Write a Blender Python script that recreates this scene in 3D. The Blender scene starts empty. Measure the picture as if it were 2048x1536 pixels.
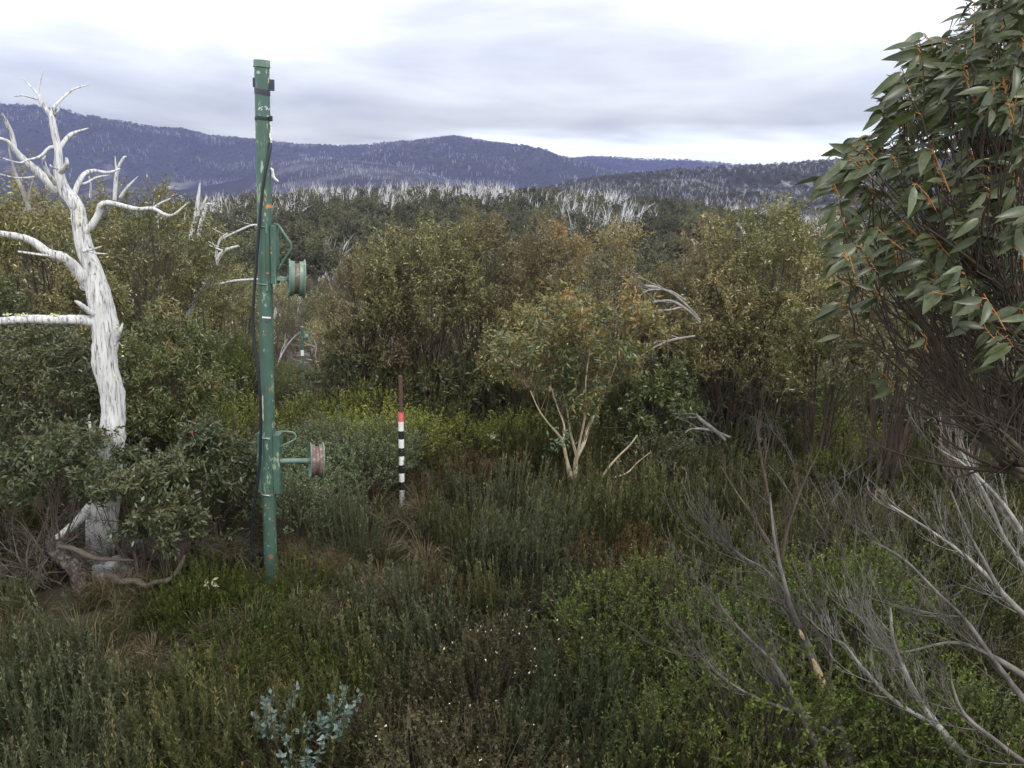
import bpy, math, random
import numpy as np
from mathutils import Matrix, Vector, noise
R_ = math.radians
rng = np.random.default_rng(7)
random.seed(7)
SC = bpy.context.scene
COL = SC.collection

# ------------------------------------------------------------------ camera
CAMZ, FPX, PITCH, ROLL = 3.8, 1607.0, 14.2, 2.3
CAM = Matrix.Translation((0, 0, CAMZ)) @ Matrix.Rotation(R_(90 - PITCH), 4, 'X') @ Matrix.Rotation(R_(ROLL), 4, 'Z')
cd = bpy.data.cameras.new('camera'); cam = bpy.data.objects.new('camera', cd); COL.objects.link(cam)
cam.matrix_world = CAM
cd.sensor_width = 36; cd.lens = 36 * FPX / 2048; cd.clip_start = 0.05; cd.clip_end = 30000
SC.camera = cam
CR = np.array(CAM.to_3x3()); CP = np.array([0, 0, CAMZ])

# ------------------------------------------------------------------ world, sun, exposure
SUN_EL, SUN_AZ = 48.0, 150.0      # azimuth from +Y clockwise: behind and to the right of the camera
w = bpy.data.worlds.new('World'); SC.world = w; w.use_nodes = True
nt = w.node_tree; N = nt.nodes; L = nt.links
for n in list(N): N.remove(n)
def wn(t, **k):
    n = N.new(t)
    for a, b in k.items(): setattr(n, a, b)
    return n
def ramp(node, stops, mode='LINEAR'):
    cr = node.color_ramp; cr.interpolation = mode
    while len(cr.elements) > 1: cr.elements.remove(cr.elements[0])
    cr.elements[0].position = stops[0][0]; c = stops[0][1]; cr.elements[0].color = (*c, 1) if len(c) == 3 else c
    for p, c in stops[1:]:
        e = cr.elements.new(p); e.color = (*c, 1) if len(c) == 3 else c
def wmath(op, a, b=None, c=None, clamp=False):
    n = N.new('ShaderNodeMath'); n.operation = op; n.use_clamp = clamp
    for i, v in enumerate((a, b, c)):
        if v is None: continue
        if isinstance(v, (int, float)): n.inputs[i].default_value = v
        else: L.new(v, n.inputs[i])
    return n.outputs[0]
sky = wn('ShaderNodeTexSky', sky_type='NISHITA', sun_disc=False)
sky.sun_elevation = R_(SUN_EL); sky.sun_rotation = R_(SUN_AZ)
b1 = wn('ShaderNodeBackground'); b1.inputs[1].default_value = 0.12; L.new(sky.outputs[0], b1.inputs[0])
tc = wn('ShaderNodeTexCoord'); sp = wn('ShaderNodeSeparateXYZ'); L.new(tc.outputs['Generated'], sp.inputs[0])
X, Y, Z = sp.outputs
# cloud layer seen in perspective: direction divided by (z + small)
zc = wmath('MAXIMUM', wmath('ADD', Z, 0.10), 0.03)
cx = wmath('DIVIDE', X, zc); cy = wmath('DIVIDE', Y, zc)
cmb = wn('ShaderNodeCombineXYZ'); L.new(cx, cmb.inputs[0]); L.new(cy, cmb.inputs[1])
n1 = wn('ShaderNodeTexNoise'); n1.inputs['Scale'].default_value = 0.8; n1.inputs['Detail'].default_value = 7; n1.inputs['Roughness'].default_value = 0.5
n1.inputs['Distortion'].default_value = 0.3
mp = wn('ShaderNodeMapping'); mp.inputs['Location'].default_value = (3.1, 1.7, 0); mp.inputs['Scale'].default_value = (1.0, 0.8, 1)
L.new(cmb.outputs[0], mp.inputs[0]); L.new(mp.outputs[0], n1.inputs['Vector'])
n2 = wn('ShaderNodeTexNoise'); n2.inputs['Scale'].default_value = 2.0; n2.inputs['Detail'].default_value = 4
mp2 = wn('ShaderNodeMapping'); mp2.inputs['Scale'].default_value = (1.2, 1.2, 9.0); L.new(tc.outputs['Generated'], mp2.inputs[0]); L.new(mp2.outputs[0], n2.inputs['Vector'])
# elevation with a soft wobble: dark flat cloud base low down, brighter overhead, a bright slit over the ridge
el = wmath('ADD', Z, wmath('MULTIPLY', wmath('SUBTRACT', n2.outputs[0], 0.5), 0.10))
el = wmath('ADD', el, wmath('MULTIPLY', X, -0.06))
rp = wn('ShaderNodeValToRGB'); L.new(wmath('MULTIPLY', el, 2.0, clamp=True), rp.inputs[0])
ramp(rp, [(0.0, (.74, .82, .76)), (0.055, (.90, .97, .92)), (0.085, (.80, .85, .80)), (0.12, (.44, .455, .37)), (0.18, (.47, .485, .40)), (0.27, (.67, .69, .60)), (0.35, (.98, 1.0, .95)), (0.55, (1.15, 1.15, 1.10)), (1.0, (1.0, 1.0, 1.0))])
k = wmath('MULTIPLY_ADD', wmath('SUBTRACT', n1.outputs[0], 0.5), 1.7, 1.0)
vm = wn('ShaderNodeVectorMath', operation='SCALE'); L.new(rp.outputs[0], vm.inputs[0]); L.new(k, vm.inputs['Scale'])
b2 = wn('ShaderNodeBackground'); b2.inputs[1].default_value = 1.46; L.new(vm.outputs[0], b2.inputs[0])
mx = wn('ShaderNodeMixShader'); mx.inputs[0].default_value = 0.93
L.new(b1.outputs[0], mx.inputs[1]); L.new(b2.outputs[0], mx.inputs[2])
wo = wn('ShaderNodeOutputWorld'); L.new(mx.outputs[0], wo.inputs[0])
sl = bpy.data.lights.new('sun', 'SUN'); sl.energy = 1.3; sl.angle = R_(14); sl.color = (1, .96, .9)
so = bpy.data.objects.new('sun', sl); COL.objects.link(so)
az, e_ = R_(SUN_AZ), R_(SUN_EL)
sdir = Vector((math.sin(az) * math.cos(e_), math.cos(az) * math.cos(e_), math.sin(e_)))
so.rotation_euler = sdir.to_track_quat('Z', 'Y').to_euler(); so.location = sdir * 50
vs = SC.view_settings; vs.view_transform = 'Standard'; vs.look = 'None'; vs.gamma = 1; vs.exposure = 0.38
SC.render.resolution_x = 1024; SC.render.resolution_y = 768
SC.cycles.volume_bounces = 0
SC.cycles.max_bounces = 5; SC.cycles.transparent_max_bounces = 4

# ------------------------------------------------------------------ pixel <-> world
def ray(px, py):
    d = CR @ np.array([(px - 1024) / FPX, (768 - py) / FPX, -1.0]); return d
def W(px, py, y):                       # point on the pixel's ray at forward distance y
    d = ray(px, py); return CP + d * (y / d[1])
def proj(p):
    q = CR.T @ (np.asarray(p, float) - CP); return 1024 + FPX * q[0] / -q[2], 768 - FPX * q[1] / -q[2], -q[2]
def sstep(a, b, x):
    t = min(1, max(0, (x - a) / (b - a))); return t * t * (3 - 2 * t)
GY = [-50, 9.5, 13, 16, 20, 34, 48, 80, 120, 200, 350, 450, 520, 700, 1100, 30000]
GZ = [0.0, 0, -0.45, -1.2, -2.4, -5.9, -9.3, -16, -20, -17.5, -11.5, -10.5, -13, -45, -95, -110]
def ground(x, y):
    z = float(np.interp(y, GY, GZ))
    s = sstep(120, 260, y)
    if s > 0: z -= s * min(60, 5.0 * (x / 105) ** 2) * (1 if y < 900 else 0.3)
    z += 0.10 * noise.noise((x * .35, y * .35, 0)) + 0.9 * sstep(20, 60, y) * noise.noise((x * .03, y * .03, 3.3))
    # a gentle rise to the left behind the dead tree
    z += 0.9 * sstep(3.2, 9, -x) * sstep(7, 11, y) * (1 - sstep(14, 24, y))
    return z
def G(x, y, up=0): return np.array([x, y, ground(x, y) + up])

# ------------------------------------------------------------------ mesh helpers
def nrm(a): return a / (np.linalg.norm(a, axis=-1, keepdims=True) + 1e-9)
class Geo:
    def __init__(s): s.v = []; s.f = []; s.t = []; s.m = []; s.n = 0
    def add(s, v, f, t, m=0):
        v = np.asarray(v, float).reshape(-1, 3); f = np.asarray(f, int).reshape(-1, 4)
        t = np.broadcast_to(np.asarray(t, float), (len(v),)) if np.ndim(t) == 0 else np.asarray(t, float).reshape(-1)
        s.v.append(v); s.f.append(f + s.n); s.t.append(t); s.m.append(np.full(len(f), m)); s.n += len(v)
    def mesh(s, name, mats, smooth=False):
        v = np.concatenate(s.v); f = np.concatenate(s.f); t = np.concatenate(s.t); mi = np.concatenate(s.m)
        me = bpy.data.meshes.new(name)
        me.vertices.add(len(v)); me.vertices.foreach_set('co', v.astype(np.float32).ravel())
        me.loops.add(len(f) * 4); me.loops.foreach_set('vertex_index', f.astype(np.int32).ravel())
        me.polygons.add(len(f)); me.polygons.foreach_set('loop_start', (np.arange(len(f)) * 4).astype(np.int32))
        try: me.polygons.foreach_set('loop_total', np.full(len(f), 4, np.int32))
        except Exception: pass
        if not isinstance(mats, (list, tuple)): mats = [mats]
        for m_ in mats: me.materials.append(m_)
        me.polygons.foreach_set('material_index', mi.astype(np.int32))
        me.polygons.foreach_set('use_smooth', np.full(len(f), smooth))
        me.attributes.new('tint', 'FLOAT', 'POINT').data.foreach_set('value', t.astype(np.float32))
        me.update(calc_edges=True); me.validate()
        return me
def obj(name, me, parent=None, loc=None, label=None, cat=None, group=None, kind=None):
    o = bpy.data.objects.new(name, me); COL.objects.link(o)
    if parent is not None: o.parent = parent
    if loc is not None: o.location = loc
    if label: o['label'] = label
    if cat: o['category'] = cat
    if group: o['group'] = group
    if kind: o['kind'] = kind
    return o
def thing(name, label, cat, loc=(0, 0, 0), rot=(0, 0, 0), group=None):
    o = obj(name, None, None, loc, label, cat, group); o.rotation_euler = rot; o.empty_display_size = .2
    return o
def dup(root, loc, rotz=0, scale=(1, 1, 1), label=None, group=None):
    r = root.copy(); COL.objects.link(r); r.location = loc; r.rotation_euler = (0, 0, rotz); r.scale = scale
    if label: r['label'] = label
    if group: r['group'] = group
    for ch in root.children:
        c = ch.copy(); COL.objects.link(c); c.parent = r
        for g_ in ch.children:
            d = g_.copy(); COL.objects.link(d); d.parent = c
    return r

def tubes(g, P, R, k=4, t=0.0, m=0, rough=0.0):
    """P (N,n,3) polylines, R (N,n) radii"""
    P = np.asarray(P, float); R = np.asarray(R, float)
    if P.ndim == 2: P = P[None]; R = R[None]
    Nn, n, _ = P.shape
    T = np.empty_like(P); T[:, 1:-1] = P[:, 2:] - P[:, :-2]; T[:, 0] = P[:, 1] - P[:, 0]; T[:, -1] = P[:, -1] - P[:, -2]
    T = nrm(T); ov = np.abs(P[:, -1] - P[:, 0]); ax = np.zeros((Nn, 3)); ax[np.arange(Nn), np.argmin(ov, axis=1)] = 1
    U = nrm(np.cross(T, ax[:, None, :])); V_ = np.cross(T, U)
    a = np.arange(k) * 2 * math.pi / k
    rr = R[:, :, None] * np.ones(k)
    if rough: rr = rr * (1 + rough * rng.normal(size=rr.shape))
    v = P[:, :, None, :] + rr[..., None] * (U[:, :, None, :] * np.cos(a)[:, None] + V_[:, :, None, :] * np.sin(a)[:, None])
    idx = np.arange(Nn * n * k).reshape(Nn, n, k)
    q = np.stack([idx[:, :-1, :], np.roll(idx, -1, 2)[:, :-1, :], np.roll(idx, -1, 2)[:, 1:, :], idx[:, 1:, :]], -1)
    tt = np.broadcast_to(np.asarray(t, float), (Nn, n)) if np.ndim(t) else np.full((Nn, n), float(t))
    g.add(v, q, np.repeat(tt.reshape(-1), k), m)
def spline(pts, n):
    """Catmull-Rom through rows of pts -> n samples"""
    p = np.asarray(pts, float); p = np.vstack([2 * p[0] - p[1], p, 2 * p[-1] - p[-2]])
    u = np.linspace(0, len(p) - 3 - 1e-6, n); i = u.astype(int); f = (u - i)[:, None]
    a, b, c, d = p[i], p[i + 1], p[i + 2], p[i + 3]
    return .5 * (2 * b + (c - a) * f + (2 * a - 5 * b + 4 * c - d) * f ** 2 + (3 * b - a - 3 * c + d) * f ** 3)
def leaves(g, P, D, L_, Wd, t, m=0, Nv=None):
    """one diamond quad each, folded slightly"""
    n = len(P); D = nrm(D)
    if Nv is None: Nv = rng.normal(size=(n, 3))
    S = nrm(np.cross(D, Nv)); U = np.cross(S, D)
    L_ = np.broadcast_to(L_, (n,))[:, None]; Wd = np.broadcast_to(Wd, (n,))[:, None]
    v = np.stack([P, P + D * L_ * .45 + S * Wd * .5 - U * Wd * .12, P + D * L_ - U * L_ * .08, P + D * L_ * .45 - S * Wd * .5 - U * Wd * .12], 1)
    q = np.arange(n * 4).reshape(n, 4)
    g.add(v, q, np.repeat(np.broadcast_to(t, (n,)), 4), m)
def biglleaves(g, P, D, L_, Wd, t, m=0, Nv=None, nseg=6):
    """curved lanceolate leaf with folded midrib"""
    n = len(P); D = nrm(D)
    if Nv is None: Nv = rng.normal(size=(n, 3))
    S = nrm(np.cross(D, Nv)); U = np.cross(S, D)
    u = np.linspace(0, 1, nseg + 1); wp = np.sin(np.pi * np.clip(u, 0, 1) ** 0.75) ** 0.85 * 0.5; wp[0] = .03; wp[-1] = .01
    bend = rng.uniform(.05, .35, n)[:, None, None]; sick = rng.normal(0, .12, n)[:, None, None]
    L_ = L_[:, None, None]; Wd = Wd[:, None, None]; uu = u[None, :, None]
    c = P[:, None] + D[:, None] * L_ * uu - U[:, None] * L_ * bend * uu ** 2 + S[:, None] * L_ * sick * uu ** 2
    w_ = Wd * wp[None, :, None]
    l = c + S[:, None] * w_ + U[:, None] * w_ * .35; r = c - S[:, None] * w_ + U[:, None] * w_ * .35
    v = np.stack([l, c, r], 2); idx = np.arange(n * (nseg + 1) * 3).reshape(n, nseg + 1, 3)
    q = np.stack([idx[:, :-1, :-1], idx[:, :-1, 1:], idx[:, 1:, 1:], idx[:, 1:, :-1]], -1)
    g.add(v, q, np.repeat(t, (nseg + 1) * 3), m)

# ------------------------------------------------------------------ materials
def newmat(name):
    m = bpy.data.materials.new(name); m.use_nodes = True; t = m.node_tree
    for n in list(t.nodes): t.nodes.remove(n)
    return m, t
def nd(t, ty, **k):
    n = t.nodes.new(ty)
    for a, b in k.items(): setattr(n, a, b)
    return n
def tmath(t, op, a, b=None, c=None, clamp=False):
    n = t.nodes.new('ShaderNodeMath'); n.operation = op; n.use_clamp = clamp
    for i, v in enumerate((a, b, c)):
        if v is None: continue
        if isinstance(v, (int, float)): n.inputs[i].default_value = v
        else: t.links.new(v, n.inputs[i])
    return n.outputs[0]
def leafmat(name, stops, var=.35, rough=.5, trans=.25, spec=.35, hue=.03):
    m, t = newmat(name); l = t.links
    at = nd(t, 'ShaderNodeAttribute', attribute_name='tint'); rp = nd(t, 'ShaderNodeValToRGB'); ramp(rp, stops)
    l.new(at.outputs['Fac'], rp.inputs[0])
    oi = nd(t, 'ShaderNodeObjectInfo'); hs = nd(t, 'ShaderNodeHueSaturation')
    l.new(tmath(t, 'MULTIPLY_ADD', oi.outputs['Random'], var, 1 - var / 2), hs.inputs['Value'])
    l.new(tmath(t, 'MULTIPLY_ADD', tmath(t, 'FRACT', tmath(t, 'MULTIPLY', oi.outputs['Random'], 37.3)), hue, .5 - hue / 2), hs.inputs['Hue'])
    l.new(rp.outputs[0], hs.inputs['Color'])
    p = nd(t, 'ShaderNodeBsdfPrincipled'); l.new(hs.outputs[0], p.inputs['Base Color'])
    p.inputs['Roughness'].default_value = rough; p.inputs['Specular IOR Level'].default_value = spec
    o = nd(t, 'ShaderNodeOutputMaterial')
    if trans:
        tr = nd(t, 'ShaderNodeBsdfTranslucent'); l.new(hs.outputs[0], tr.inputs[0])
        mx = nd(t, 'ShaderNodeMixShader'); mx.inputs[0].default_value = trans
        l.new(p.outputs[0], mx.inputs[1]); l.new(tr.outputs[0], mx.inputs[2]); l.new(mx.outputs[0], o.inputs[0])
    else: l.new(p.outputs[0], o.inputs[0])
    return m
def barkmat(name, stops, scale=(14, 14, 2.5), rough=.85, bump=.35, dist=.01, tint=None):
    m, t = newmat(name); l = t.links
    tc = nd(t, 'ShaderNodeTexCoord'); mp = nd(t, 'ShaderNodeMapping'); mp.inputs['Scale'].default_value = scale
    l.new(tc.outputs['Object'], mp.inputs[0])
    n = nd(t, 'ShaderNodeTexNoise'); n.inputs['Scale'].default_value = 1; n.inputs['Detail'].default_value = 6; n.inputs['Roughness'].default_value = .65
    n.inputs['Distortion'].default_value = .6; l.new(mp.outputs[0], n.inputs['Vector'])
    rp = nd(t, 'ShaderNodeValToRGB'); ramp(rp, stops); l.new(n.outputs[0], rp.inputs[0])
    col = rp.outputs[0]
    if tint:
        at = nd(t, 'ShaderNodeAttribute', attribute_name='tint'); mx = nd(t, 'ShaderNodeMix', data_type='RGBA')
        l.new(at.outputs['Fac'], mx.inputs[0]); l.new(col, mx.inputs[6]); mx.inputs[7].default_value = (*tint, 1); col = mx.outputs[2]
    p = nd(t, 'ShaderNodeBsdfPrincipled'); l.new(col, p.inputs['Base Color']); p.inputs['Roughness'].default_value = rough
    p.inputs['Specular IOR Level'].default_value = .25
    if bump:
        b = nd(t, 'ShaderNodeBump'); b.inputs['Strength'].default_value = bump; b.inputs['Distance'].default_value = dist
        l.new(n.outputs[0], b.inputs['Height']); l.new(b.outputs[0], p.inputs['Normal'])
    o = nd(t, 'ShaderNodeOutputMaterial'); l.new(p.outputs[0], o.inputs[0]); return m
def plain(name, c, rough=.6, metal=0, nscale=30, namt=.25, bump=0):
    m, t = newmat(name); l = t.links
    tc = nd(t, 'ShaderNodeTexCoord'); n = nd(t, 'ShaderNodeTexNoise'); n.inputs['Scale'].default_value = nscale; n.inputs['Detail'].default_value = 4
    l.new(tc.outputs['Object'], n.inputs['Vector'])
    rp = nd(t, 'ShaderNodeValToRGB'); ramp(rp, [(.3, tuple(x * (1 - namt) for x in c)), (.7, tuple(min(1, x * (1 + namt)) for x in c))]); l.new(n.outputs[0], rp.inputs[0])
    p = nd(t, 'ShaderNodeBsdfPrincipled'); l.new(rp.outputs[0], p.inputs['Base Color']); p.inputs['Roughness'].default_value = rough; p.inputs['Metallic'].default_value = metal
    if bump:
        b = nd(t, 'ShaderNodeBump'); b.inputs['Strength'].default_value = bump; b.inputs['Distance'].default_value = .004
        l.new(n.outputs[0], b.inputs['Height']); l.new(b.outputs[0], p.inputs['Normal'])
    o = nd(t, 'ShaderNodeOutputMaterial'); l.new(p.outputs[0], o.inputs[0]); return m

M = {}
M['heath'] = leafmat('heath leaf', [(0, (0.048, 0.059, 0.024)), (.4, (0.100, 0.107, 0.040)), (.75, (0.173, 0.154, 0.064)), (1, (0.277, 0.217, 0.103))], var=.5, hue=.03)
M['heathgrey'] = leafmat('grey heath leaf', [(0, (0.047, 0.056, 0.030)), (.5, (0.100, 0.111, 0.057)), (1, (0.210, 0.206, 0.117))], var=.4, hue=.015)
M['heathgreen'] = leafmat('green heath leaf', [(0, (0.041, 0.051, 0.013)), (.5, (0.080, 0.102, 0.022)), (1, (0.139, 0.150, 0.035))], var=.4)
M['heathdark'] = leafmat('blue green heath leaf', [(0, (0.033, 0.046, 0.022)), (.5, (0.066, 0.084, 0.038)), (1, (0.112, 0.124, 0.053))], var=.3, hue=.01)
M['heathrust'] = leafmat('rusty heath leaf', [(0, (0.046, 0.037, 0.017)), (.5, (0.110, 0.075, 0.031)), (1, (0.184, 0.115, 0.050))], var=.4)
M['leafy'] = leafmat('yellow green leaf', [(0, (0.053, 0.080, 0.015)), (.5, (0.098, 0.136, 0.024)), (1, (0.169, 0.200, 0.036))], var=.35, rough=.4, trans=.3)
M['lime'] = leafmat('lime leaf', [(0, (0.106, 0.136, 0.024)), (.5, (0.196, 0.231, 0.038)), (1, (0.338, 0.340, 0.058))], var=.35, rough=.4, trans=.3)
M['leafypale'] = leafmat('pale sage leaf', [(0, (0.071, 0.097, 0.043)), (.5, (0.128, 0.168, 0.082)), (1, (0.230, 0.270, 0.157))], var=.3, rough=.45)
M['bronze'] = leafmat('bronze leaf', [(0, (0.030, 0.033, 0.013)), (.5, (0.063, 0.060, 0.023)), (1, (0.120, 0.102, 0.037))], var=.4)
M['blue'] = leafmat('glaucous blue leaf', [(0, (0.098, 0.144, 0.129)), (1, (0.196, 0.259, 0.230))], var=.1, rough=.55, trans=.1)
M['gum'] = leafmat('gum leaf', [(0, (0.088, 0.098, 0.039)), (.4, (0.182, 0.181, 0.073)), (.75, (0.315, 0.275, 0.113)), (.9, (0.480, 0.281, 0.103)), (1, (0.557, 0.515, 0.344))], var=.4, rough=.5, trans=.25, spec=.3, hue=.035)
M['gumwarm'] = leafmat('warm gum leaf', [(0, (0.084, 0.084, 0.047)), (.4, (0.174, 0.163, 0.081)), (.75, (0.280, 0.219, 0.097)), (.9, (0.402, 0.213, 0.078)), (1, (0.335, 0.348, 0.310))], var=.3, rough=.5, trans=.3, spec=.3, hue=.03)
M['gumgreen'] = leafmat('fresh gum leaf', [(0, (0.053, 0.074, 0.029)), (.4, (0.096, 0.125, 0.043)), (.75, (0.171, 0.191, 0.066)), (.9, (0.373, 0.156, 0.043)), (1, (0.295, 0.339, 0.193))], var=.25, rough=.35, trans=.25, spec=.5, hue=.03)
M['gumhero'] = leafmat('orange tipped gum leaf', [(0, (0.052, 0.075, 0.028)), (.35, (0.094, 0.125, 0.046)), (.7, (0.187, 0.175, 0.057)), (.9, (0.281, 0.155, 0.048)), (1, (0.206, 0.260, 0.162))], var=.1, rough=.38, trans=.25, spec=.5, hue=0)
M['gumshrub'] = leafmat('dark gum shrub leaf', [(0, (0.039, 0.053, 0.024)), (.4, (0.075, 0.090, 0.040)), (.75, (0.132, 0.130, 0.053)), (.92, (0.209, 0.132, 0.050)), (1, (0.220, 0.275, 0.198))], var=.35, rough=.4, trans=.2, spec=.45, hue=.02)  # gum leaf ramp in a darker, greyer green
M['gumfar'] = leafmat('distant gum foliage', [(0, (0.057, 0.061, 0.037)), (.5, (0.105, 0.107, 0.061)), (1, (0.169, 0.160, 0.088))], var=.85, rough=.7, spec=.1, hue=.025)
M['gumnear'] = leafmat('near gum leaf', [(0, (0.032, 0.043, 0.017)), (.5, (0.062, 0.081, 0.031)), (.85, (0.096, 0.115, 0.046)), (1, (0.124, 0.162, 0.093))], var=.05, rough=.36, trans=.22, spec=.55, hue=0)
for k_, sc_, am in (('gumnear', 55, .55),):
    t_ = M[k_].node_tree; hs_ = [n for n in t_.nodes if n.type == 'HUE_SAT'][0]; src = hs_.inputs['Color'].links[0].from_socket
    tc_ = nd(t_, 'ShaderNodeTexCoord'); nn = nd(t_, 'ShaderNodeTexNoise'); nn.inputs['Scale'].default_value = sc_; nn.inputs['Detail'].default_value = 6; nn.inputs['Roughness'].default_value = .7; t_.links.new(tc_.outputs['Object'], nn.inputs['Vector'])
    rr_ = nd(t_, 'ShaderNodeValToRGB'); ramp(rr_, [(.40, (.62, .70, .62)), (.52, (1, 1, 1)), (.62, (1.15, 1.08, .9)), (.70, (1.9, 1.15, .7))]); t_.links.new(nn.outputs[0], rr_.inputs[0])
    mx_ = nd(t_, 'ShaderNodeMix', data_type='RGBA', blend_type='MULTIPLY'); mx_.inputs[0].default_value = 1; t_.links.new(src, mx_.inputs[6]); t_.links.new(rr_.outputs[0], mx_.inputs[7]); t_.links.new(mx_.outputs[2], hs_.inputs['Color'])
M['orange'] = plain('orange leaf stalk', (.42, .17, .035), .5, nscale=9)
M['twigbark'] = barkmat('twig bark', [(.3, (.05, .04, .033)), (.7, (.14, .115, .09))], tint=(.12, .085, .05), bump=0)
M['darkbark'] = barkmat('dark bark', [(.3, (.045, .035, .030)), (.55, (.10, .08, .065)), (.75, (.22, .18, .14))], tint=(.085, .055, .042), bump=.2)
M['creambark'] = barkmat('cream bark', [(.30, (.13, .10, .075)), (.42, (.42, .36, .24)), (.7, (.60, .54, .39))], (9, 9, 3), tint=(.10, .06, .045), bump=.2)
M['deadwhite'] = barkmat('bleached dead wood', [(.31, (.07, .065, .065)), (.40, (.30, .29, .29)), (.49, (.58, .58, .595)), (.62, (.66, .655, .66)), (.75, (.80, .80, .82))], (48, 48, 4.0), bump=1.0, dist=.012, tint=(.16, .16, .18))
M['deadfar'] = plain('bleached far wood', (.56, .56, .59), .8, nscale=.8, namt=.3)
M['deadgrey'] = barkmat('grey dead twig', [(.3, (.060, .053, .050)), (.5, (.135, .123, .117)), (.75, (.29, .27, .26))], (8, 8, 4), bump=.15, tint=(.085, .062, .055))
M['deadpale'] = barkmat('pale dead twig', [(.3, (.12, .112, .108)), (.5, (.25, .237, .225)), (.75, (.44, .42, .40))], (8, 8, 4), bump=.15, tint=(.22, .20, .185))
M['oldlog'] = barkmat('old brown log', [(.35, (.022, .018, .016)), (.5, (.065, .054, .046)), (.68, (.20, .17, .145))], (30, 30, 30), bump=1.0, dist=.02, tint=(.12, .10, .085))
M['lichen'] = plain('yellow lichen', (.42, .44, .22), .9, nscale=60, namt=.4, bump=.5)
M['flower'] = plain('small cream flower', (.75, .72, .55), .6)
M['boulder'] = barkmat('lichened granite', [(.25, (.05, .05, .05)), (.42, (.16, .16, .165)), (.55, (.30, .30, .31)), (.75, (.42, .42, .42))], (14, 14, 14), bump=1.0, dist=.03)
M['drygrass'] = leafmat('dry grass', [(0, (.10, .075, .045)), (.6, (.19, .15, .085)), (1, (.33, .27, .17))], var=.3)
M['grass'] = leafmat('grass', [(0, (0.033, 0.036, 0.014)), (.6, (0.071, 0.068, 0.027)), (1, (0.133, 0.100, 0.054))], var=.4)

# ------------------------------------------------------------------ ground sheet
def ground_mat():
    m, t = newmat('heath soil'); l = t.links
    tc = nd(t, 'ShaderNodeTexCoord')
    n = nd(t, 'ShaderNodeTexNoise'); n.inputs['Scale'].default_value = 1.3; n.inputs['Detail'].default_value = 9; n.inputs['Roughness'].default_value = .7
    l.new(tc.outputs['Object'], n.inputs['Vector'])
    rp = nd(t, 'ShaderNodeValToRGB'); ramp(rp, [(.3, (.022, .016, .010)), (.5, (.045, .036, .02)), (.62, (.05, .05, .022)), (.8, (.12, .09, .055))]); l.new(n.outputs[0], rp.inputs[0])
    n2 = nd(t, 'ShaderNodeTexNoise'); n2.inputs['Scale'].default_value = 45; n2.inputs['Detail'].default_value = 5; l.new(tc.outputs['Object'], n2.inputs['Vector'])
    p = nd(t, 'ShaderNodeBsdfPrincipled'); l.new(rp.outputs[0], p.inputs['Base Color']); p.inputs['Roughness'].default_value = .95
    b = nd(t, 'ShaderNodeBump'); b.inputs['Distance'].default_value = .03; l.new(n2.outputs[0], b.inputs['Height']); l.new(b.outputs[0], p.inputs['Normal'])
    o = nd(t, 'ShaderNodeOutputMaterial'); l.new(p.outputs[0], o.inputs[0]); return m
ys = np.concatenate([np.linspace(-25, 30, 140), np.geomspace(30.6, 6400, 130)])
us = np.linspace(-1, 1, 151)
v = [(u * (22 + .95 * max(0, y)), y, 0) for y in ys for u in us]
v = np.array([(a, b, ground(a, b)) for a, b, c in v])
idx = np.arange(len(ys) * len(us)).reshape(len(ys), len(us))
g = Geo(); g.add(v, np.stack([idx[:-1, :-1], idx[:-1, 1:], idx[1:, 1:], idx[1:, :-1]], -1), 0)
obj('ground', g.mesh('ground', ground_mat(), True), kind='structure')

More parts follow.
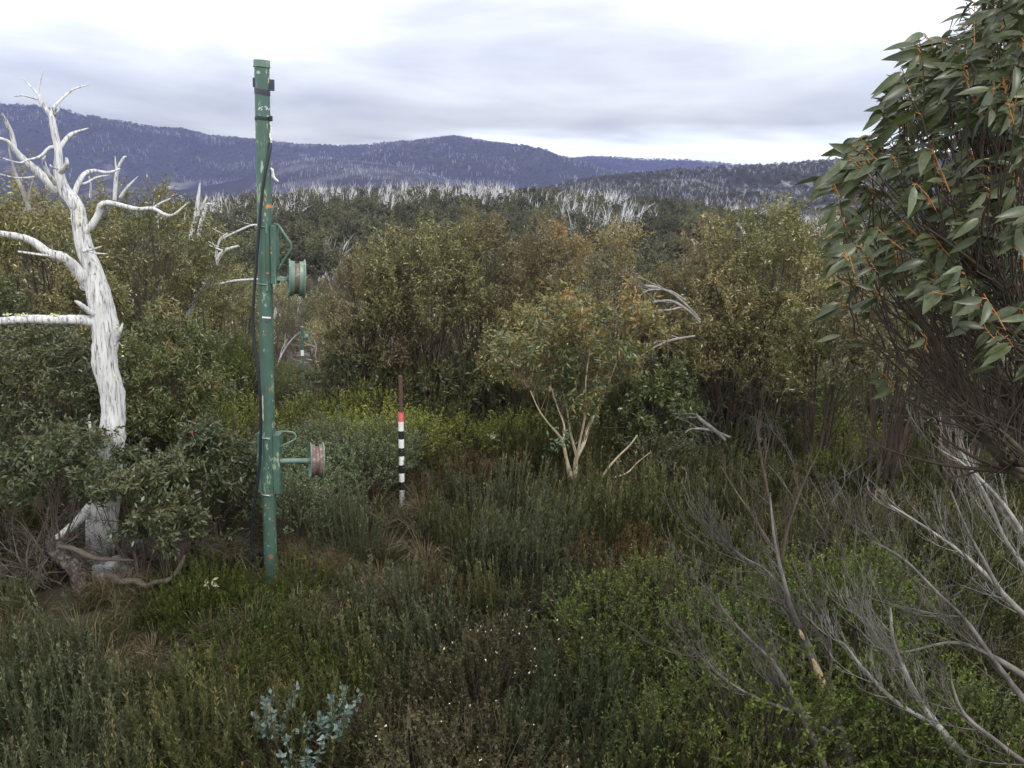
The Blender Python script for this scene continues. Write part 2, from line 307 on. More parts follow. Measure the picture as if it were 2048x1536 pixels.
# ------------------------------------------------------------------ mountains
def hill_mat(name, dark, mid, pale, pale_lo=.56, vs_=.05, patch=None):
    m, t = newmat(name); l = t.links
    tc = nd(t, 'ShaderNodeTexCoord')
    n = nd(t, 'ShaderNodeTexNoise'); n.inputs['Scale'].default_value = .0035; n.inputs['Detail'].default_value = 7; n.inputs['Roughness'].default_value = .6
    l.new(tc.outputs['Object'], n.inputs['Vector'])
    mp = nd(t, 'ShaderNodeMapping'); mp.inputs['Scale'].default_value = (vs_, vs_ * .3, vs_ * .55); l.new(tc.outputs['Object'], mp.inputs[0])
    f = nd(t, 'ShaderNodeTexNoise'); f.inputs['Scale'].default_value = 1; f.inputs['Detail'].default_value = 5; f.inputs['Roughness'].default_value = .75; l.new(mp.outputs[0], f.inputs['Vector'])
    s = tmath(t, 'ADD', tmath(t, 'MULTIPLY', n.outputs[0], .55), tmath(t, 'MULTIPLY', f.outputs[0], .5))
    rp = nd(t, 'ShaderNodeValToRGB'); ramp(rp, [(.38, dark), (.52, mid), (pale_lo + .02, mid), (pale_lo + .09, pale)]); l.new(s, rp.inputs[0])
    col = rp.outputs[0]
    if patch:
        for (c, r, pc) in patch:
            vm = nd(t, 'ShaderNodeVectorMath', operation='DISTANCE'); sc = nd(t, 'ShaderNodeMapping'); l.new(tc.outputs['Object'], sc.inputs[0])
            sc.inputs['Scale'].default_value = (1 / r[0], 1 / r[1], 1 / r[2]); l.new(sc.outputs[0], vm.inputs[0]); vm.inputs[1].default_value = tuple(c[i] / r[i] for i in range(3))
            a = tmath(t, 'MULTIPLY', tmath(t, 'SUBTRACT', 1.35, tmath(t, 'ADD', vm.outputs['Value'], tmath(t, 'MULTIPLY', f.outputs[0], .9)), clamp=True), 1.3, clamp=True)
            mx = nd(t, 'ShaderNodeMix', data_type='RGBA'); l.new(a, mx.inputs[0]); l.new(col, mx.inputs[6]); mx.inputs[7].default_value = (*pc, 1); col = mx.outputs[2]
    p = nd(t, 'ShaderNodeBsdfPrincipled'); l.new(col, p.inputs['Base Color']); p.inputs['Roughness'].default_value = 1; p.inputs['Specular IOR Level'].default_value = 0
    b = nd(t, 'ShaderNodeBump'); b.inputs['Distance'].default_value = 12; b.inputs['Strength'].default_value = .7; l.new(f.outputs[0], b.inputs['Height']); l.new(b.outputs[0], p.inputs['Normal'])
    o = nd(t, 'ShaderNodeOutputMaterial'); l.new(p.outputs[0], o.inputs[0]); return m
HILLS = {}
def hill(name, prof, D, mat, foot=-110, front=.5, back=.10, spur=.13, seed=0, nt_=420, nr=90, fine=.006):
    """profile in picture coordinates gives the direction and height of the crest; the crest stands D metres away"""
    px = [p[0] for p in prof]
    xs = np.linspace(px[0], px[-1], nt_); yp = np.interp(xs, px, [p[1] for p in prof])
    crest = np.array([W(a, b, D) for a, b in zip(xs, yp)])
    rs = np.concatenate([np.linspace(-front, 0, nr), np.linspace(0, back, 18)[1:]])
    V = np.zeros((nt_, len(rs), 3))
    for i in range(nt_):
        c = crest[i]; hh = c[2] - foot
        for j, r in enumerate(rs):
            x = c[0] * (1 + r); y = c[1] * (1 + r)
            k = -r / front if r < 0 else r / back
            k2 = k ** 1.15
            env = math.sin(math.pi * min(1, k)) if r < 0 else 0
            nz = noise.fractal((x / D * 5.5 + seed, y / D * 2.6, seed), .8, 2.1, 5)
            z = foot + hh * (1 - k2) * (1 + fine * noise.noise((x / D * 90, y / D * 90, seed)))
            z += hh * spur * 2.0 * env * nz
            V[i, j] = (x, y, z)
    idx = np.arange(nt_ * len(rs)).reshape(nt_, len(rs))
    g = Geo(); g.add(V, np.stack([idx[:-1, :-1], idx[1:, :-1], idx[1:, 1:], idx[:-1, 1:]], -1), 0)
    o = obj(name, g.mesh(name, mat, True), kind='structure'); HILLS[name] = V; return o
hm_far = hill_mat('far range forest', (.018, .020, .024), (.036, .038, .038), (.12, .115, .12), .56, .03,
    patch=[(W(420, 306, 4150), (230, 700, 22), (.24, .19, .15)), (W(60, 268, 3900), (330, 900, 26), (.22, .19, .15)), (W(30, 345, 3300), (190, 700, 45), (.23, .22, .17)),
           (W(345, 380, 2900), (60, 500, 60), (.20, .19, .19)), (W(275, 275, 4200), (160, 500, 9), (.18, .15, .12))])
hm_dark = hill_mat('dark range forest', (.010, .011, .016), (.018, .018, .026), (.035, .034, .045), .62, .03)  # darker, slightly bluer forest tone for the range behind
hm_mid = hill_mat('burnt spur forest', (.026, .028, .028), (.055, .055, .057), (.10, .10, .115), .50, .05)
hm_right = hill_mat('burnt right hill forest', (.024, .027, .026), (.052, .052, .054), (.26, .255, .27), .52, .07)
hill('hills_far', [(-500, 150), (-120, 190), (0, 210), (60, 225), (110, 238), (180, 244), (260, 257), (330, 266), (420, 277), (520, 283), (600, 291), (680, 293), (740, 290), (800, 284), (848, 286), (880, 277), (905, 274), (940, 279), (1010, 292), (1060, 300), (1120, 313), (1180, 326), (1250, 345), (1330, 375), (1500, 440)], 4300, hm_far, seed=3, spur=.2)
hill('hills_behind', [(1000, 345), (1120, 322), (1180, 315), (1230, 316), (1290, 320), (1370, 321), (1430, 327), (1500, 333), (1600, 338), (1800, 340), (2300, 330)], 5600, hm_dark, seed=9, front=.3)
hill('hills_spur', [(350, 455), (450, 400), (540, 332), (600, 320), (650, 317), (720, 322), (790, 332), (880, 352), (1000, 385), (1120, 430)], 2900, hm_mid, seed=14, front=.6)
hill('hills_right', [(960, 425), (1060, 388), (1150, 366), (1250, 352), (1350, 343), (1480, 337), (1600, 328), (1700, 321), (1850, 312), (2050, 300), (2500, 290)], 1500, hm_right, seed=21, front=.55, foot=-90)

# ------------------------------------------------------------------ vegetation generators
def dome(n, zmin=-.25):
    d = []
    while len(d) < n:
        q = rng.normal(size=3); q /= np.linalg.norm(q)
        if q[2] > zmin: d.append(q)
    return np.array(d)
def heath(seed, mat, H=.8, Rr=.42, npl=58, nl=60, nlen=.027, nw=.0075, spread=.55, brown=.5):
    """upright feathery plumes"""
    global rng
    rng = np.random.default_rng(seed)
    g = Geo()
    th = rng.uniform(0, 2 * math.pi, npl); rr = np.sqrt(rng.uniform(0, 1, npl))
    out = np.stack([np.cos(th) * rr, np.sin(th) * rr, np.zeros(npl)], 1)
    hs_ = H * rng.uniform(.62, 1.12, npl) * (1 - .35 * rr ** 2)
    b0 = out * Rr * .35
    top = out * Rr + np.stack([rng.normal(0, .03, npl), rng.normal(0, .03, npl), hs_], 1)
    n = 7; u = np.linspace(0, 1, n)[None, :, None]
    mid = b0 * .4 + top * .6 + out * Rr * spread * .45 - np.array([0, 0, 1]) * (.12 * hs_[:, None])
    P = b0[:, None] * (1 - u) ** 2 + 2 * mid[:, None] * u * (1 - u) + top[:, None] * u ** 2
    tubes(g, P, np.linspace(.0045, .0015, n)[None] * np.ones((npl, 1)), 3, t=.25, m=0)
    # side shoots
    lv_p, lv_d, lv_t = [], [], []
    s_n = npl * 3; pi_ = rng.integers(0, npl, s_n); uu = rng.uniform(.35, .85, s_n)
    def at(pi, u_):
        x = u_ * (n - 1); i = np.minimum(x.astype(int), n - 2); f = (x - i)[:, None]
        return P[pi, i] * (1 - f) + P[pi, i + 1] * f, nrm(P[pi, i + 1] - P[pi, i])
    sp_, sd = at(pi_, uu); sd = nrm(sd * 1.2 + rng.normal(0, .35, (s_n, 3)) + np.array([0, 0, .5]))
    sl_ = H * rng.uniform(.08, .19, s_n)
    tot = npl * nl
    a = rng.integers(0, npl, tot); ua = rng.uniform(.22, 1, tot); p, d = at(a, ua)
    lv_p.append(p); lv_d.append(d); lv_t.append(np.clip(.12 + brown * 1.35 * ua ** 3 + rng.normal(0, .12, tot) + (rng.random(npl)[a] - .5) * .6, 0, 1))
    ns = s_n * int(nl * .42); b = rng.integers(0, s_n, ns); ub = rng.uniform(0, 1, ns)
    p = sp_[b] + sd[b] * (sl_[b] * ub)[:, None]
    lv_p.append(p); lv_d.append(sd[b]); lv_t.append(np.clip(.10 + brown * (.3 * ub + .5 * (p[:, 2] / H) ** 3) + rng.normal(0, .12, ns), 0, 1))
    p = np.concatenate(lv_p); d = np.concatenate(lv_d); t = np.concatenate(lv_t)
    d = nrm(d + rng.normal(0, .30, d.shape))
    leaves(g, p, d, nlen * rng.uniform(.7, 1.3, len(p)), nw, t)
    return g.mesh('heath_shrub', [mat, M['twigbark']])
def bush(seed, mat, H=.7, Rr=.5, nsp=190, nl=16, ll=.026, lw=.012, extra=None, flow=0, droop=0):
    """rounded bush of leafy sprigs; optional flowers returned as second mesh"""
    global rng
    rng = np.random.default_rng(seed); g = Geo()
    d = dome(nsp, -.1)
    lump = np.array([1 + .35 * noise.noise(tuple(q * 1.9 + seed)) for q in d])
    c = d * np.array([Rr, Rr, H * .55]) * (lump * rng.uniform(.6, 1.0, nsp))[:, None] + np.array([0, 0, H * .42])
    sd = nrm(d * .6 + np.array([0, 0, .8]) + rng.normal(0, .25, d.shape)); sl_ = rng.uniform(.09, .2, nsp)
    base = np.stack([rng.normal(0, .05, nsp), rng.normal(0, .05, nsp), np.zeros(nsp)], 1)
    u = np.linspace(0, 1, 5)[None, :, None]
    mid = base * .4 + c * .6 + np.array([0, 0, -.12 * H])
    P = base[:, None] * (1 - u) ** 2 + 2 * mid[:, None] * u * (1 - u) + c[:, None] * u ** 2
    tubes(g, P[::2], np.linspace(.005, .0015, 5)[None] * np.ones((len(P[::2]), 1)), 3, t=0, m=1)
    tip = c + sd * sl_[:, None]
    tubes(g, np.stack([c, tip], 1), np.array([[.0022, .001]]) * np.ones((nsp, 1)), 3, t=.3, m=1)
    a = np.repeat(np.arange(nsp), nl); ua = rng.uniform(0, 1, len(a))
    p = c[a] + sd[a] * (sl_[a] * ua)[:, None]
    ld = nrm(sd[a] * .7 + rng.normal(0, .6, (len(a), 3)) - np.array([0, 0, droop]))
    t = np.clip(.1 + .55 * ua + (rng.random(nsp)[a] - .5) * .4 + rng.normal(0, .1, len(a)), 0, 1)
    leaves(g, p, ld, ll * rng.uniform(.6, 1.25, len(a)), lw * rng.uniform(.8, 1.2, len(a)), t)
    me = g.mesh('bush', [mat, M['twigbark']])
    if flow:
        f = Geo(); ii = rng.choice(nsp, flow); c2 = tip[ii] + rng.normal(0, .02, (flow, 3))
        for k_ in range(4):
            dd = nrm(rng.normal(0, 1, (flow, 3)) + np.array([0, -.4, .6])); leaves(f, c2, dd, .009, .008, 0)
        return me, f.mesh('flowers', M['flower'])
    return me
def gum(seed, mat, bark, H=4, Rr=1.6, nst=6, ncl=60, ntw=8, nl=25, ll=.064, lw=.0175, cb=.33, bigl=False, stemr=.028, top_bias=0.0, warm=.15, quad_scale=1, sides=5, flat=1.0):
    """many-stemmed snow gum: returns (trunk mesh, crown mesh)"""
    global rng
    rng = np.random.default_rng(seed); gt = Geo(); gc = Geo()
    zc_ = H * (cb + (1 - cb) * .42); hz = H - zc_
    ang = np.arange(nst) * 2 * math.pi / nst + rng.uniform(-.4, .4, nst)
    stems = []
    for a in ang:
        rad = Rr * rng.uniform(.25, .62)
        e = np.array([math.cos(a) * rad, math.sin(a) * rad, H * rng.uniform(.62, .82)])
        b = np.array([math.cos(a), math.sin(a), 0]) * rng.uniform(.03, .12) * min(1, H / 4)
        pts = [b, b + (e - b) * [.25, .25, .3], b + (e - b) * [.55, .55, .62], e]
        pts = np.array(pts) + np.vstack([[0, 0, 0], rng.normal(0, .045 * Rr, (2, 3)), [0, 0, 0]])
        s = spline(pts, 12); stems.append(s)
        tubes(gt, s, np.linspace(stemr * rng.uniform(.7, 1.2), stemr * .28, 12), sides, t=np.linspace(0, .5, 12)[None], rough=.05)
    stems = np.array(stems)
    d = dome(ncl, -.38)
    lump = np.array([1 + .30 * noise.noise(tuple(q * 1.7 + seed * 1.3)) for q in d])
    rad = np.clip(rng.uniform(.35, 1, ncl) ** .5, 0, 1)
    c = d * np.array([Rr, Rr, hz]) * (lump * rad)[:, None]
    c[:, 2] = np.where(c[:, 2] < 0, c[:, 2] * flat, c[:, 2]); c += np.array([0, 0, zc_])
    # branch to each clump
    si = np.array([np.argmin([np.linalg.norm((s[8] - q)[:2]) for s in stems]) for q in c])
    k_ = rng.integers(4, 10, ncl); st = stems[si, k_]
    low = st[:, 2] > c[:, 2] - .05 * H; st[low] = stems[si[low], 3]
    u = np.linspace(0, 1, 6)[None, :, None]
    mid = (st + c) / 2 + (c - st) * [0.12, .12, -.18] + rng.normal(0, .04 * Rr, c.shape)
    P = st[:, None] * (1 - u) ** 2 + 2 * mid[:, None] * u * (1 - u) + c[:, None] * u ** 2
    tubes(gt, P, np.linspace(stemr * .30, stemr * .09, 6)[None] * np.ones((ncl, 1)), 4, t=np.linspace(.2, .9, 6)[None] * np.ones((ncl, 1)))
    # twigs
    T = ncl * ntw; ci = np.repeat(np.arange(ncl), ntw)
    outd = nrm(c - np.array([0, 0, zc_ - .3 * H]))
    cs = .24 * Rr * quad_scale
    td = nrm(outd[ci] * .5 + np.array([0, 0, .55 + top_bias]) + rng.normal(0, .6, (T, 3)))
    t0 = c[ci] + rng.normal(0, cs * .25, (T, 3)); tl = cs * rng.uniform(.8, 1.9, T)
    t1 = t0 + td * tl[:, None]
    if quad_scale == 1: tubes(gt, np.stack([c[ci] * .3 + t0 * .7, (t0 + t1) / 2 + rng.normal(0, .015, (T, 3)), t1], 1), np.array([[.003, .0022, .0012]]) * np.ones((T, 1)), 3, t=np.array([[.7, 1, 1.]]) * np.ones((T, 1)))
    a = np.repeat(np.arange(T), nl); ua = rng.uniform(.1, 1.05, len(a))
    p = t0[a] + (t1 - t0)[a] * ua[:, None] + rng.normal(0, .012, (len(a), 3)) * (1 if quad_scale == 1 else 10)
    ld = nrm(td[a] * .35 + rng.normal(0, .7, (len(a), 3)) + np.array([0, 0, -.35]))
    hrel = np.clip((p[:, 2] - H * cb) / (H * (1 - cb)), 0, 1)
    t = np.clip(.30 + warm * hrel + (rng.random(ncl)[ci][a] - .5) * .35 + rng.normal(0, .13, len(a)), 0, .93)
    t = np.where(rng.random(len(a)) < .05, 1.0, t)
    L_ = ll * rng.uniform(.6, 1.25, len(a)); Wd = lw * rng.uniform(.8, 1.25, len(a))
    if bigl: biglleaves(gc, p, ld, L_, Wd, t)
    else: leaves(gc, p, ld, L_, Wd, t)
    return gt.mesh('trunk', bark, True), gc.mesh('crown', mat)
RMIN = [.0011]
def bare(g, p, d, ln, r, lev, bias, curve=.5, nb=(9, 7, 4), sp_ang=.55, n=8, t=0., jit=.10, kids_from=.15, shrink=(.35, .6)):
    """recursive bare branch; bias = direction it curves towards"""
    p = np.asarray(p, float); d = nrm(np.asarray(d, float)); bias = nrm(np.asarray(bias, float))
    pts = [p]; st = ln / (n - 1)
    for i in range(n - 1):
        d = nrm(d + bias * curve / n + rng.normal(0, jit, 3)); pts.append(pts[-1] + d * st)
    pts = np.array(pts); rr = np.linspace(r, max(r * .25, RMIN[0]), n)
    tubes(g, pts, rr, 6 if r > .02 else (4 if r > .006 else 3), t=np.clip(np.full((1, n), t) + (0 if r > .006 else .15), 0, 1))
    if lev <= 0: return
    for k_ in range(nb[-lev]):
        u = kids_from + (1 - kids_from) * (k_ + rng.random()) / nb[-lev]
        x = u * (n - 1.001); i = int(x); q = pts[i] * (1 - x + i) + pts[i + 1] * (x - i)
        dd = nrm(pts[i + 1] - pts[i]); side = nrm(np.cross(dd, rng.normal(size=3)))
        bare(g, q, nrm(dd + side * sp_ang * rng.uniform(.6, 1.3) + bias * .25), ln * rng.uniform(*shrink) * (1.1 - .5 * u), rr[i] * rng.uniform(.4, .62), lev - 1, bias, curve, nb, sp_ang, n, t, jit, .1, shrink)
def limb(g, pts, n=None, sides=10, t=0, rough=.03, y=None):
    """pts rows: px, py, width px, y -> tube along them"""
    A = []
    for r in pts:
        yy = r[3] if len(r) > 3 else y
        p = W(r[0], r[1], yy); dpt = proj(p)[2]; A.append([*p, r[2] * .5 * dpt / FPX])
    s = spline(A, n or max(8, len(A) * 4)); s[:, 3] = np.maximum(s[:, 3], .0012)
    m_ = len(s); k = np.array([[noise.noise((i * .13, y or 1, 7.)), noise.noise((i * .13, 5., y or 1)), noise.noise((3., i * .13, 1))] for i in range(m_)])
    s[:, :3] += k * s[:, 3:4] * .35
    tubes(g, s[:, :3], s[:, 3], sides, t=t, rough=rough); return s
def stuff(name, pts, meshes, rots, scs, label, cat=None):
    """one object of scattered plants (geometry nodes over a point mesh)"""
    src = bpy.data.collections.new(name + '_source')
    for i, m_ in enumerate(meshes):
        o = bpy.data.objects.new('%s_source_%02d' % (name, i), m_); src.objects.link(o)
    me = bpy.data.meshes.new(name); n = len(pts); me.vertices.add(n); me.vertices.foreach_set('co', np.asarray(pts, np.float32).ravel())
    me.attributes.new('rot', 'FLOAT_VECTOR', 'POINT').data.foreach_set('vector', np.asarray(rots, np.float32).ravel())
    me.attributes.new('scl', 'FLOAT', 'POINT').data.foreach_set('value', np.asarray(scs, np.float32).ravel())
    me.attributes.new('pick', 'INT', 'POINT').data.foreach_set('value', np.random.default_rng(n).integers(0, len(meshes), n).astype(np.int32))
    ng = bpy.data.node_groups.new(name, 'GeometryNodeTree')
    ng.interface.new_socket('Geometry', in_out='INPUT', socket_type='NodeSocketGeometry'); ng.interface.new_socket('Geometry', in_out='OUTPUT', socket_type='NodeSocketGeometry')
    gi = ng.nodes.new('NodeGroupInput'); go = ng.nodes.new('NodeGroupOutput'); ci = ng.nodes.new('GeometryNodeCollectionInfo'); ci.inputs[0].default_value = src
    ci.inputs['Separate Children'].default_value = True; ci.inputs['Reset Children'].default_value = True
    ip = ng.nodes.new('GeometryNodeInstanceOnPoints'); ip.inputs['Pick Instance'].default_value = True
    def na(nm, ty):
        a = ng.nodes.new('GeometryNodeInputNamedAttribute'); a.data_type = ty; a.inputs['Name'].default_value = nm; return a.outputs[0]
    ng.links.new(gi.outputs[0], ip.inputs['Points']); ng.links.new(ci.outputs[0], ip.inputs['Instance'])
    ng.links.new(na('pick', 'INT'), ip.inputs['Instance Index']); ng.links.new(na('rot', 'FLOAT_VECTOR'), ip.inputs['Rotation']); ng.links.new(na('scl', 'FLOAT'), ip.inputs['Scale'])
    ng.links.new(ip.outputs[0], go.inputs[0])
    o = obj(name, me, label=label, cat=cat, kind='stuff'); md = o.modifiers.new('scatter', 'NODES'); md.node_group = ng
    return o

# ------------------------------------------------------------------ green tow pylon
def paintmat(name, base, spots=(), chips=.5):
    m, t = newmat(name); l = t.links
    tc = nd(t, 'ShaderNodeTexCoord'); C = tc.outputs['Object']
    n = nd(t, 'ShaderNodeTexNoise'); n.inputs['Scale'].default_value = 7; n.inputs['Detail'].default_value = 7; n.inputs['Roughness'].default_value = .6
    mp = nd(t, 'ShaderNodeMapping'); mp.inputs['Scale'].default_value = (1.6, 1.6, .6); l.new(C, mp.inputs[0]); l.new(mp.outputs[0], n.inputs['Vector'])
    f = nd(t, 'ShaderNodeTexNoise'); f.inputs['Scale'].default_value = 38; f.inputs['Detail'].default_value = 4
    mp2 = nd(t, 'ShaderNodeMapping'); mp2.inputs['Scale'].default_value = (1.2, 1.2, .5); l.new(C, mp2.inputs[0]); l.new(mp2.outputs[0], f.inputs['Vector'])
    rp = nd(t, 'ShaderNodeValToRGB'); ramp(rp, [(.25, tuple(x * .72 for x in base)), (.5, base), (.75, tuple(x * 1.35 + .01 for x in base))]); l.new(n.outputs[0], rp.inputs[0])
    s = tmath(t, 'ADD', tmath(t, 'MULTIPLY', n.outputs[0], .55), tmath(t, 'MULTIPLY', f.outputs[0], .45))
    def mixc(a, fac, c):
        mx = nd(t, 'ShaderNodeMix', data_type='RGBA'); l.new(fac, mx.inputs[0]); l.new(a, mx.inputs[6]); mx.inputs[7].default_value = (*c, 1); return mx.outputs[2]
    def band(a, b): return tmath(t, 'MULTIPLY', tmath(t, 'SUBTRACT', s, a), 1 / (b - a), clamp=True)
    col = rp.outputs[0]
    if chips: col = mixc(col, band(.575, .61), (.30, .34, .24)); col = mixc(col, band(.655, .675), (.20, .085, .035))
    for (x, y, z, rx, rz, c) in spots:
        sc = nd(t, 'ShaderNodeMapping'); l.new(C, sc.inputs[0]); sc.inputs['Scale'].default_value = (1 / rx, 1 / .1, 1 / rz)
        vm = nd(t, 'ShaderNodeVectorMath', operation='DISTANCE'); l.new(sc.outputs[0], vm.inputs[0]); vm.inputs[1].default_value = (x / rx, y / .1, z / rz)
        a = tmath(t, 'MULTIPLY', tmath(t, 'SUBTRACT', 1.75, tmath(t, 'ADD', vm.outputs['Value'], tmath(t, 'MULTIPLY', f.outputs[0], 2.1))), 6, clamp=True)
        col = mixc(col, a, c)
    p = nd(t, 'ShaderNodeBsdfPrincipled'); l.new(col, p.inputs['Base Color']); p.inputs['Roughness'].default_value = .5
    b = nd(t, 'ShaderNodeBump'); b.inputs['Strength'].default_value = .3; b.inputs['Distance'].default_value = .003; l.new(s, b.inputs['Height']); l.new(b.outputs[0], p.inputs['Normal'])
    o = nd(t, 'ShaderNodeOutputMaterial'); l.new(p.outputs[0], o.inputs[0]); return m
PY = 7.0
Bp = W(541.5, 1186, PY); Tp = W(523.5, 121, PY); PL = float(np.linalg.norm(Tp - Bp))
az_ = nrm(Tp - Bp); ax_ = nrm(np.cross(np.array([0, 1., 0]), az_)); ay_ = np.cross(az_, ax_)
FR = Matrix(((ax_[0], ay_[0], az_[0]), (ax_[1], ay_[1], az_[1]), (ax_[2], ay_[2], az_[2])))
def lc(px, py, dy=0):
    q = W(px, py, PY + dy) - Bp; return np.array([q @ ax_, q @ ay_, q @ az_])
GREEN = (.058, .116, .093); OR = (.62, .22, .05); RU = (.30, .12, .05); CR_ = (.50, .47, .30); PAL = (.30, .40, .32)
sp_ = []
for (px, py, rx, rz, c) in [(531, 399, .008, .022, OR), (536, 412, .022, .034, OR), (541, 497, .008, .02, OR), (541, 506, .012, .018, OR), (534, 546, .018, .014, OR), (524, 334, .018, .07, PAL),
        (536, 160, .012, .05, (.45, .48, .28)), (517, 145, .03, .02, PAL), (535, 232, .012, .012, PAL), (526, 817, .010, .22, CR_), (549, 815, .010, .21, CR_), (527, 669, .03, .008, RU), (540, 780, .01, .03, RU),
        (545, 990, .03, .012, RU), (536, 1015, .03, .010, RU), (530, 1045, .02, .010, RU), (545, 1042, .01, .02, RU), (538, 1068, .012, .02, RU), (541, 1112, .03, .03, RU), (530, 1085, .012, .02, RU), (537, 1165, .03, .02, (.30, .34, .2)), (545, 850, .014, .07, (.22, .26, .25))]:
    q = lc(px, py, -.05); sp_.append((q[0], q[1], q[2], rx, rz, c))
PG = paintmat('chipped green paint', GREEN, sp_); PGP = paintmat('pale green paint', (.115, .19, .15)); RUST = barkmat('pinkish rusted steel', [(.3, (.075, .050, .042)), (.5, (.14, .095, .082)), (.62, (.23, .17, .155)), (.78, (.48, .43, .40))], (16, 30, 10), rough=.6, bump=.3)
STEEL = plain('bare steel', (.45, .45, .44), .45, .6); BLACK = plain('black rubber', (.012, .014, .024), .45, nscale=12); TAPE = plain('dark plastic tape', (.035, .030, .055), .4)
CREAM = plain('weathered cream strip', (.72, .70, .66), .7, nscale=40, namt=.3); WHITE = plain('white paint', (.75, .76, .77), .5, nscale=25, namt=.12)
pyl = thing('tow_pylon', 'tall chipped green tow pylon with two small wheels, right of the big white dead tree', 'pylon', Bp)
pyl.rotation_euler = FR.to_euler()
PR = .0605
def cyl(g, a, b, r0, r1=None, k=28, n=2, t=0, m=0, cap=True, rough=0):
    a, b = np.array(a, float), np.array(b, float); r1 = r0 if r1 is None else r1
    P = a + (b - a) * np.linspace(0, 1, n)[:, None]; R = np.linspace(r0, r1, n)
    if cap:
        P = np.vstack([P[:1], P, P[-1:]]); R = np.concatenate([[1e-4], R, [1e-4]])
        T = nrm(b - a); P[0] -= T * 1e-5; P[-1] += T * 1e-5
    # explicit frames so caps stay flat
    T = nrm(b - a); x = np.array([1., 0, 0]) if abs(T[0]) < .8 else np.array([0, 0, 1.]); U = nrm(np.cross(T, x)); V_ = np.cross(T, U)
    an = np.arange(k) * 2 * math.pi / k
    v = P[:, None] + R[:, None, None] * (U * np.cos(an)[:, None] + V_ * np.sin(an)[:, None])
    idx = np.arange(len(P) * k).reshape(len(P), k)
    g.add(v, np.stack([idx[:-1], np.roll(idx, -1, 1)[:-1], np.roll(idx, -1, 1)[1:], idx[1:]], -1), t, m)
def box(g, c, s, m=0, bev=.12, R3=None):
    """chamfered box: an octagonal prism section capped with insets"""
    c = np.array(c, float); hx, hy, hz = np.array(s) / 2; b = min(hx, hy, hz) * 2 * bev
    sec = np.array([(hx - b, -hy), (hx, -hy + b), (hx, hy - b), (hx - b, hy), (-hx + b, hy), (-hx, hy - b), (-hx, -hy + b), (-hx + b, -hy)])
    ins = np.clip(np.abs(sec) - b, 0, None) * np.sign(sec)
    rings = [ins * .001, ins, sec, sec, ins, ins * .001]; zs = [-hz, -hz, -hz + b, hz - b, hz, hz]
    v = np.array([[(*q, z) for q in r] for r, z in zip(rings, zs)])
    if R3 is not None: v = v @ np.array(R3).T
    idx = np.arange(48).reshape(6, 8)
    g.add(v + c, np.stack([idx[:-1], np.roll(idx, -1, 1)[:-1], np.roll(idx, -1, 1)[1:], idx[1:]], -1), 0, m)
def lathe_x(g, c, prof, k=48, mats=None):
    """revolve (x, r) profile about the x axis through c"""
    an = np.arange(k) * 2 * math.pi / k; pr = np.array(prof)
    v = np.stack([np.broadcast_to(pr[:, :1], (len(pr), k)), pr[:, 1:] * np.cos(an), pr[:, 1:] * np.sin(an)], -1) + np.array(c)
    idx = np.arange(len(pr) * k).reshape(len(pr), k)
    for i in range(len(pr) - 1):
        q = np.stack([idx[i], np.roll(idx[i], -1), np.roll(idx[i + 1], -1), idx[i + 1]], -1)
        if i == 0: g.add(v, q, 0, mats[i] if mats else 0)
        else: g.f.append(q + g.n - len(v) * k if v.ndim == 2 else q + g.n - v.shape[0] * k); g.m.append(np.full(k, mats[i] if mats else 0))
def flat(me):
    for p in me.polygons: p.use_smooth = False
    return me
def autosm(me, ang=40):
    me.polygons.foreach_set('use_smooth', np.ones(len(me.polygons), bool))
    try: me.set_sharp_from_angle(angle=R_(ang))
    except Exception: pass
    return me
g = Geo(); cyl(g, (0, 0, -.5), (0, 0, PL - .02), PR * 1.0, PR * 1.0, 36, 40); obj('post', autosm(g.mesh('post', PG)), pyl)
g = Geo(); cyl(g, (0, 0, PL - .045), (0, 0, PL), PR + .005, k=36); cyl(g, (0, 0, PL - .053), (0, 0, PL - .045), PR + .009, k=36); obj('cap', autosm(g.mesh('cap', PGP)), pyl)
def vz(py, px=530): return lc(px, py)[2]
g = Geo(); box(g, (PR + .018, .0, (vz(158) + vz(181)) / 2), (.045, .012, vz(158) - vz(181)), bev=.2); obj('side_plate', autosm(g.mesh('plate', TAPE)), pyl); g = Geo(); box(g, (-PR - .004, 0, (vz(157) + vz(176)) / 2), (.012, .05, vz(157) - vz(176)))
obj('side_plate', autosm(g.mesh('plate', TAPE)), pyl)
def ring(pa, pb, r, mat, name, tilt=0, wob=0):
    g = Geo(); k = 36; an = np.arange(k) * 2 * math.pi / k; za, zb = vz(pa), vz(pb); rows = []
    for z, rr in ((za, r - .004), (za, r), ((za + zb) / 2, r + .001), (zb, r), (zb, r - .004)):
        rows.append(np.stack([rr * np.cos(an), rr * np.sin(an), z + tilt * np.cos(an) + wob * np.sin(an * 3 + 1)], -1))
    idx = np.arange(5 * k).reshape(5, k); g.add(np.array(rows), np.stack([idx[:-1], np.roll(idx, -1, 1)[:-1], np.roll(idx, -1, 1)[1:], idx[1:]], -1), 0)
    if name == 'strap': box(g, (PR + .012, -.02, (za + zb) / 2 + .004), (.03, .02, .045), bev=.3)
    return obj(name, autosm(g.mesh(name, mat)), pyl)
ring(179, 190, PR + .003, TAPE, 'tape_band', tilt=-.006)
ring(234, 241, PR + .004, BLACK, 'strap', wob=.004, tilt=.003)
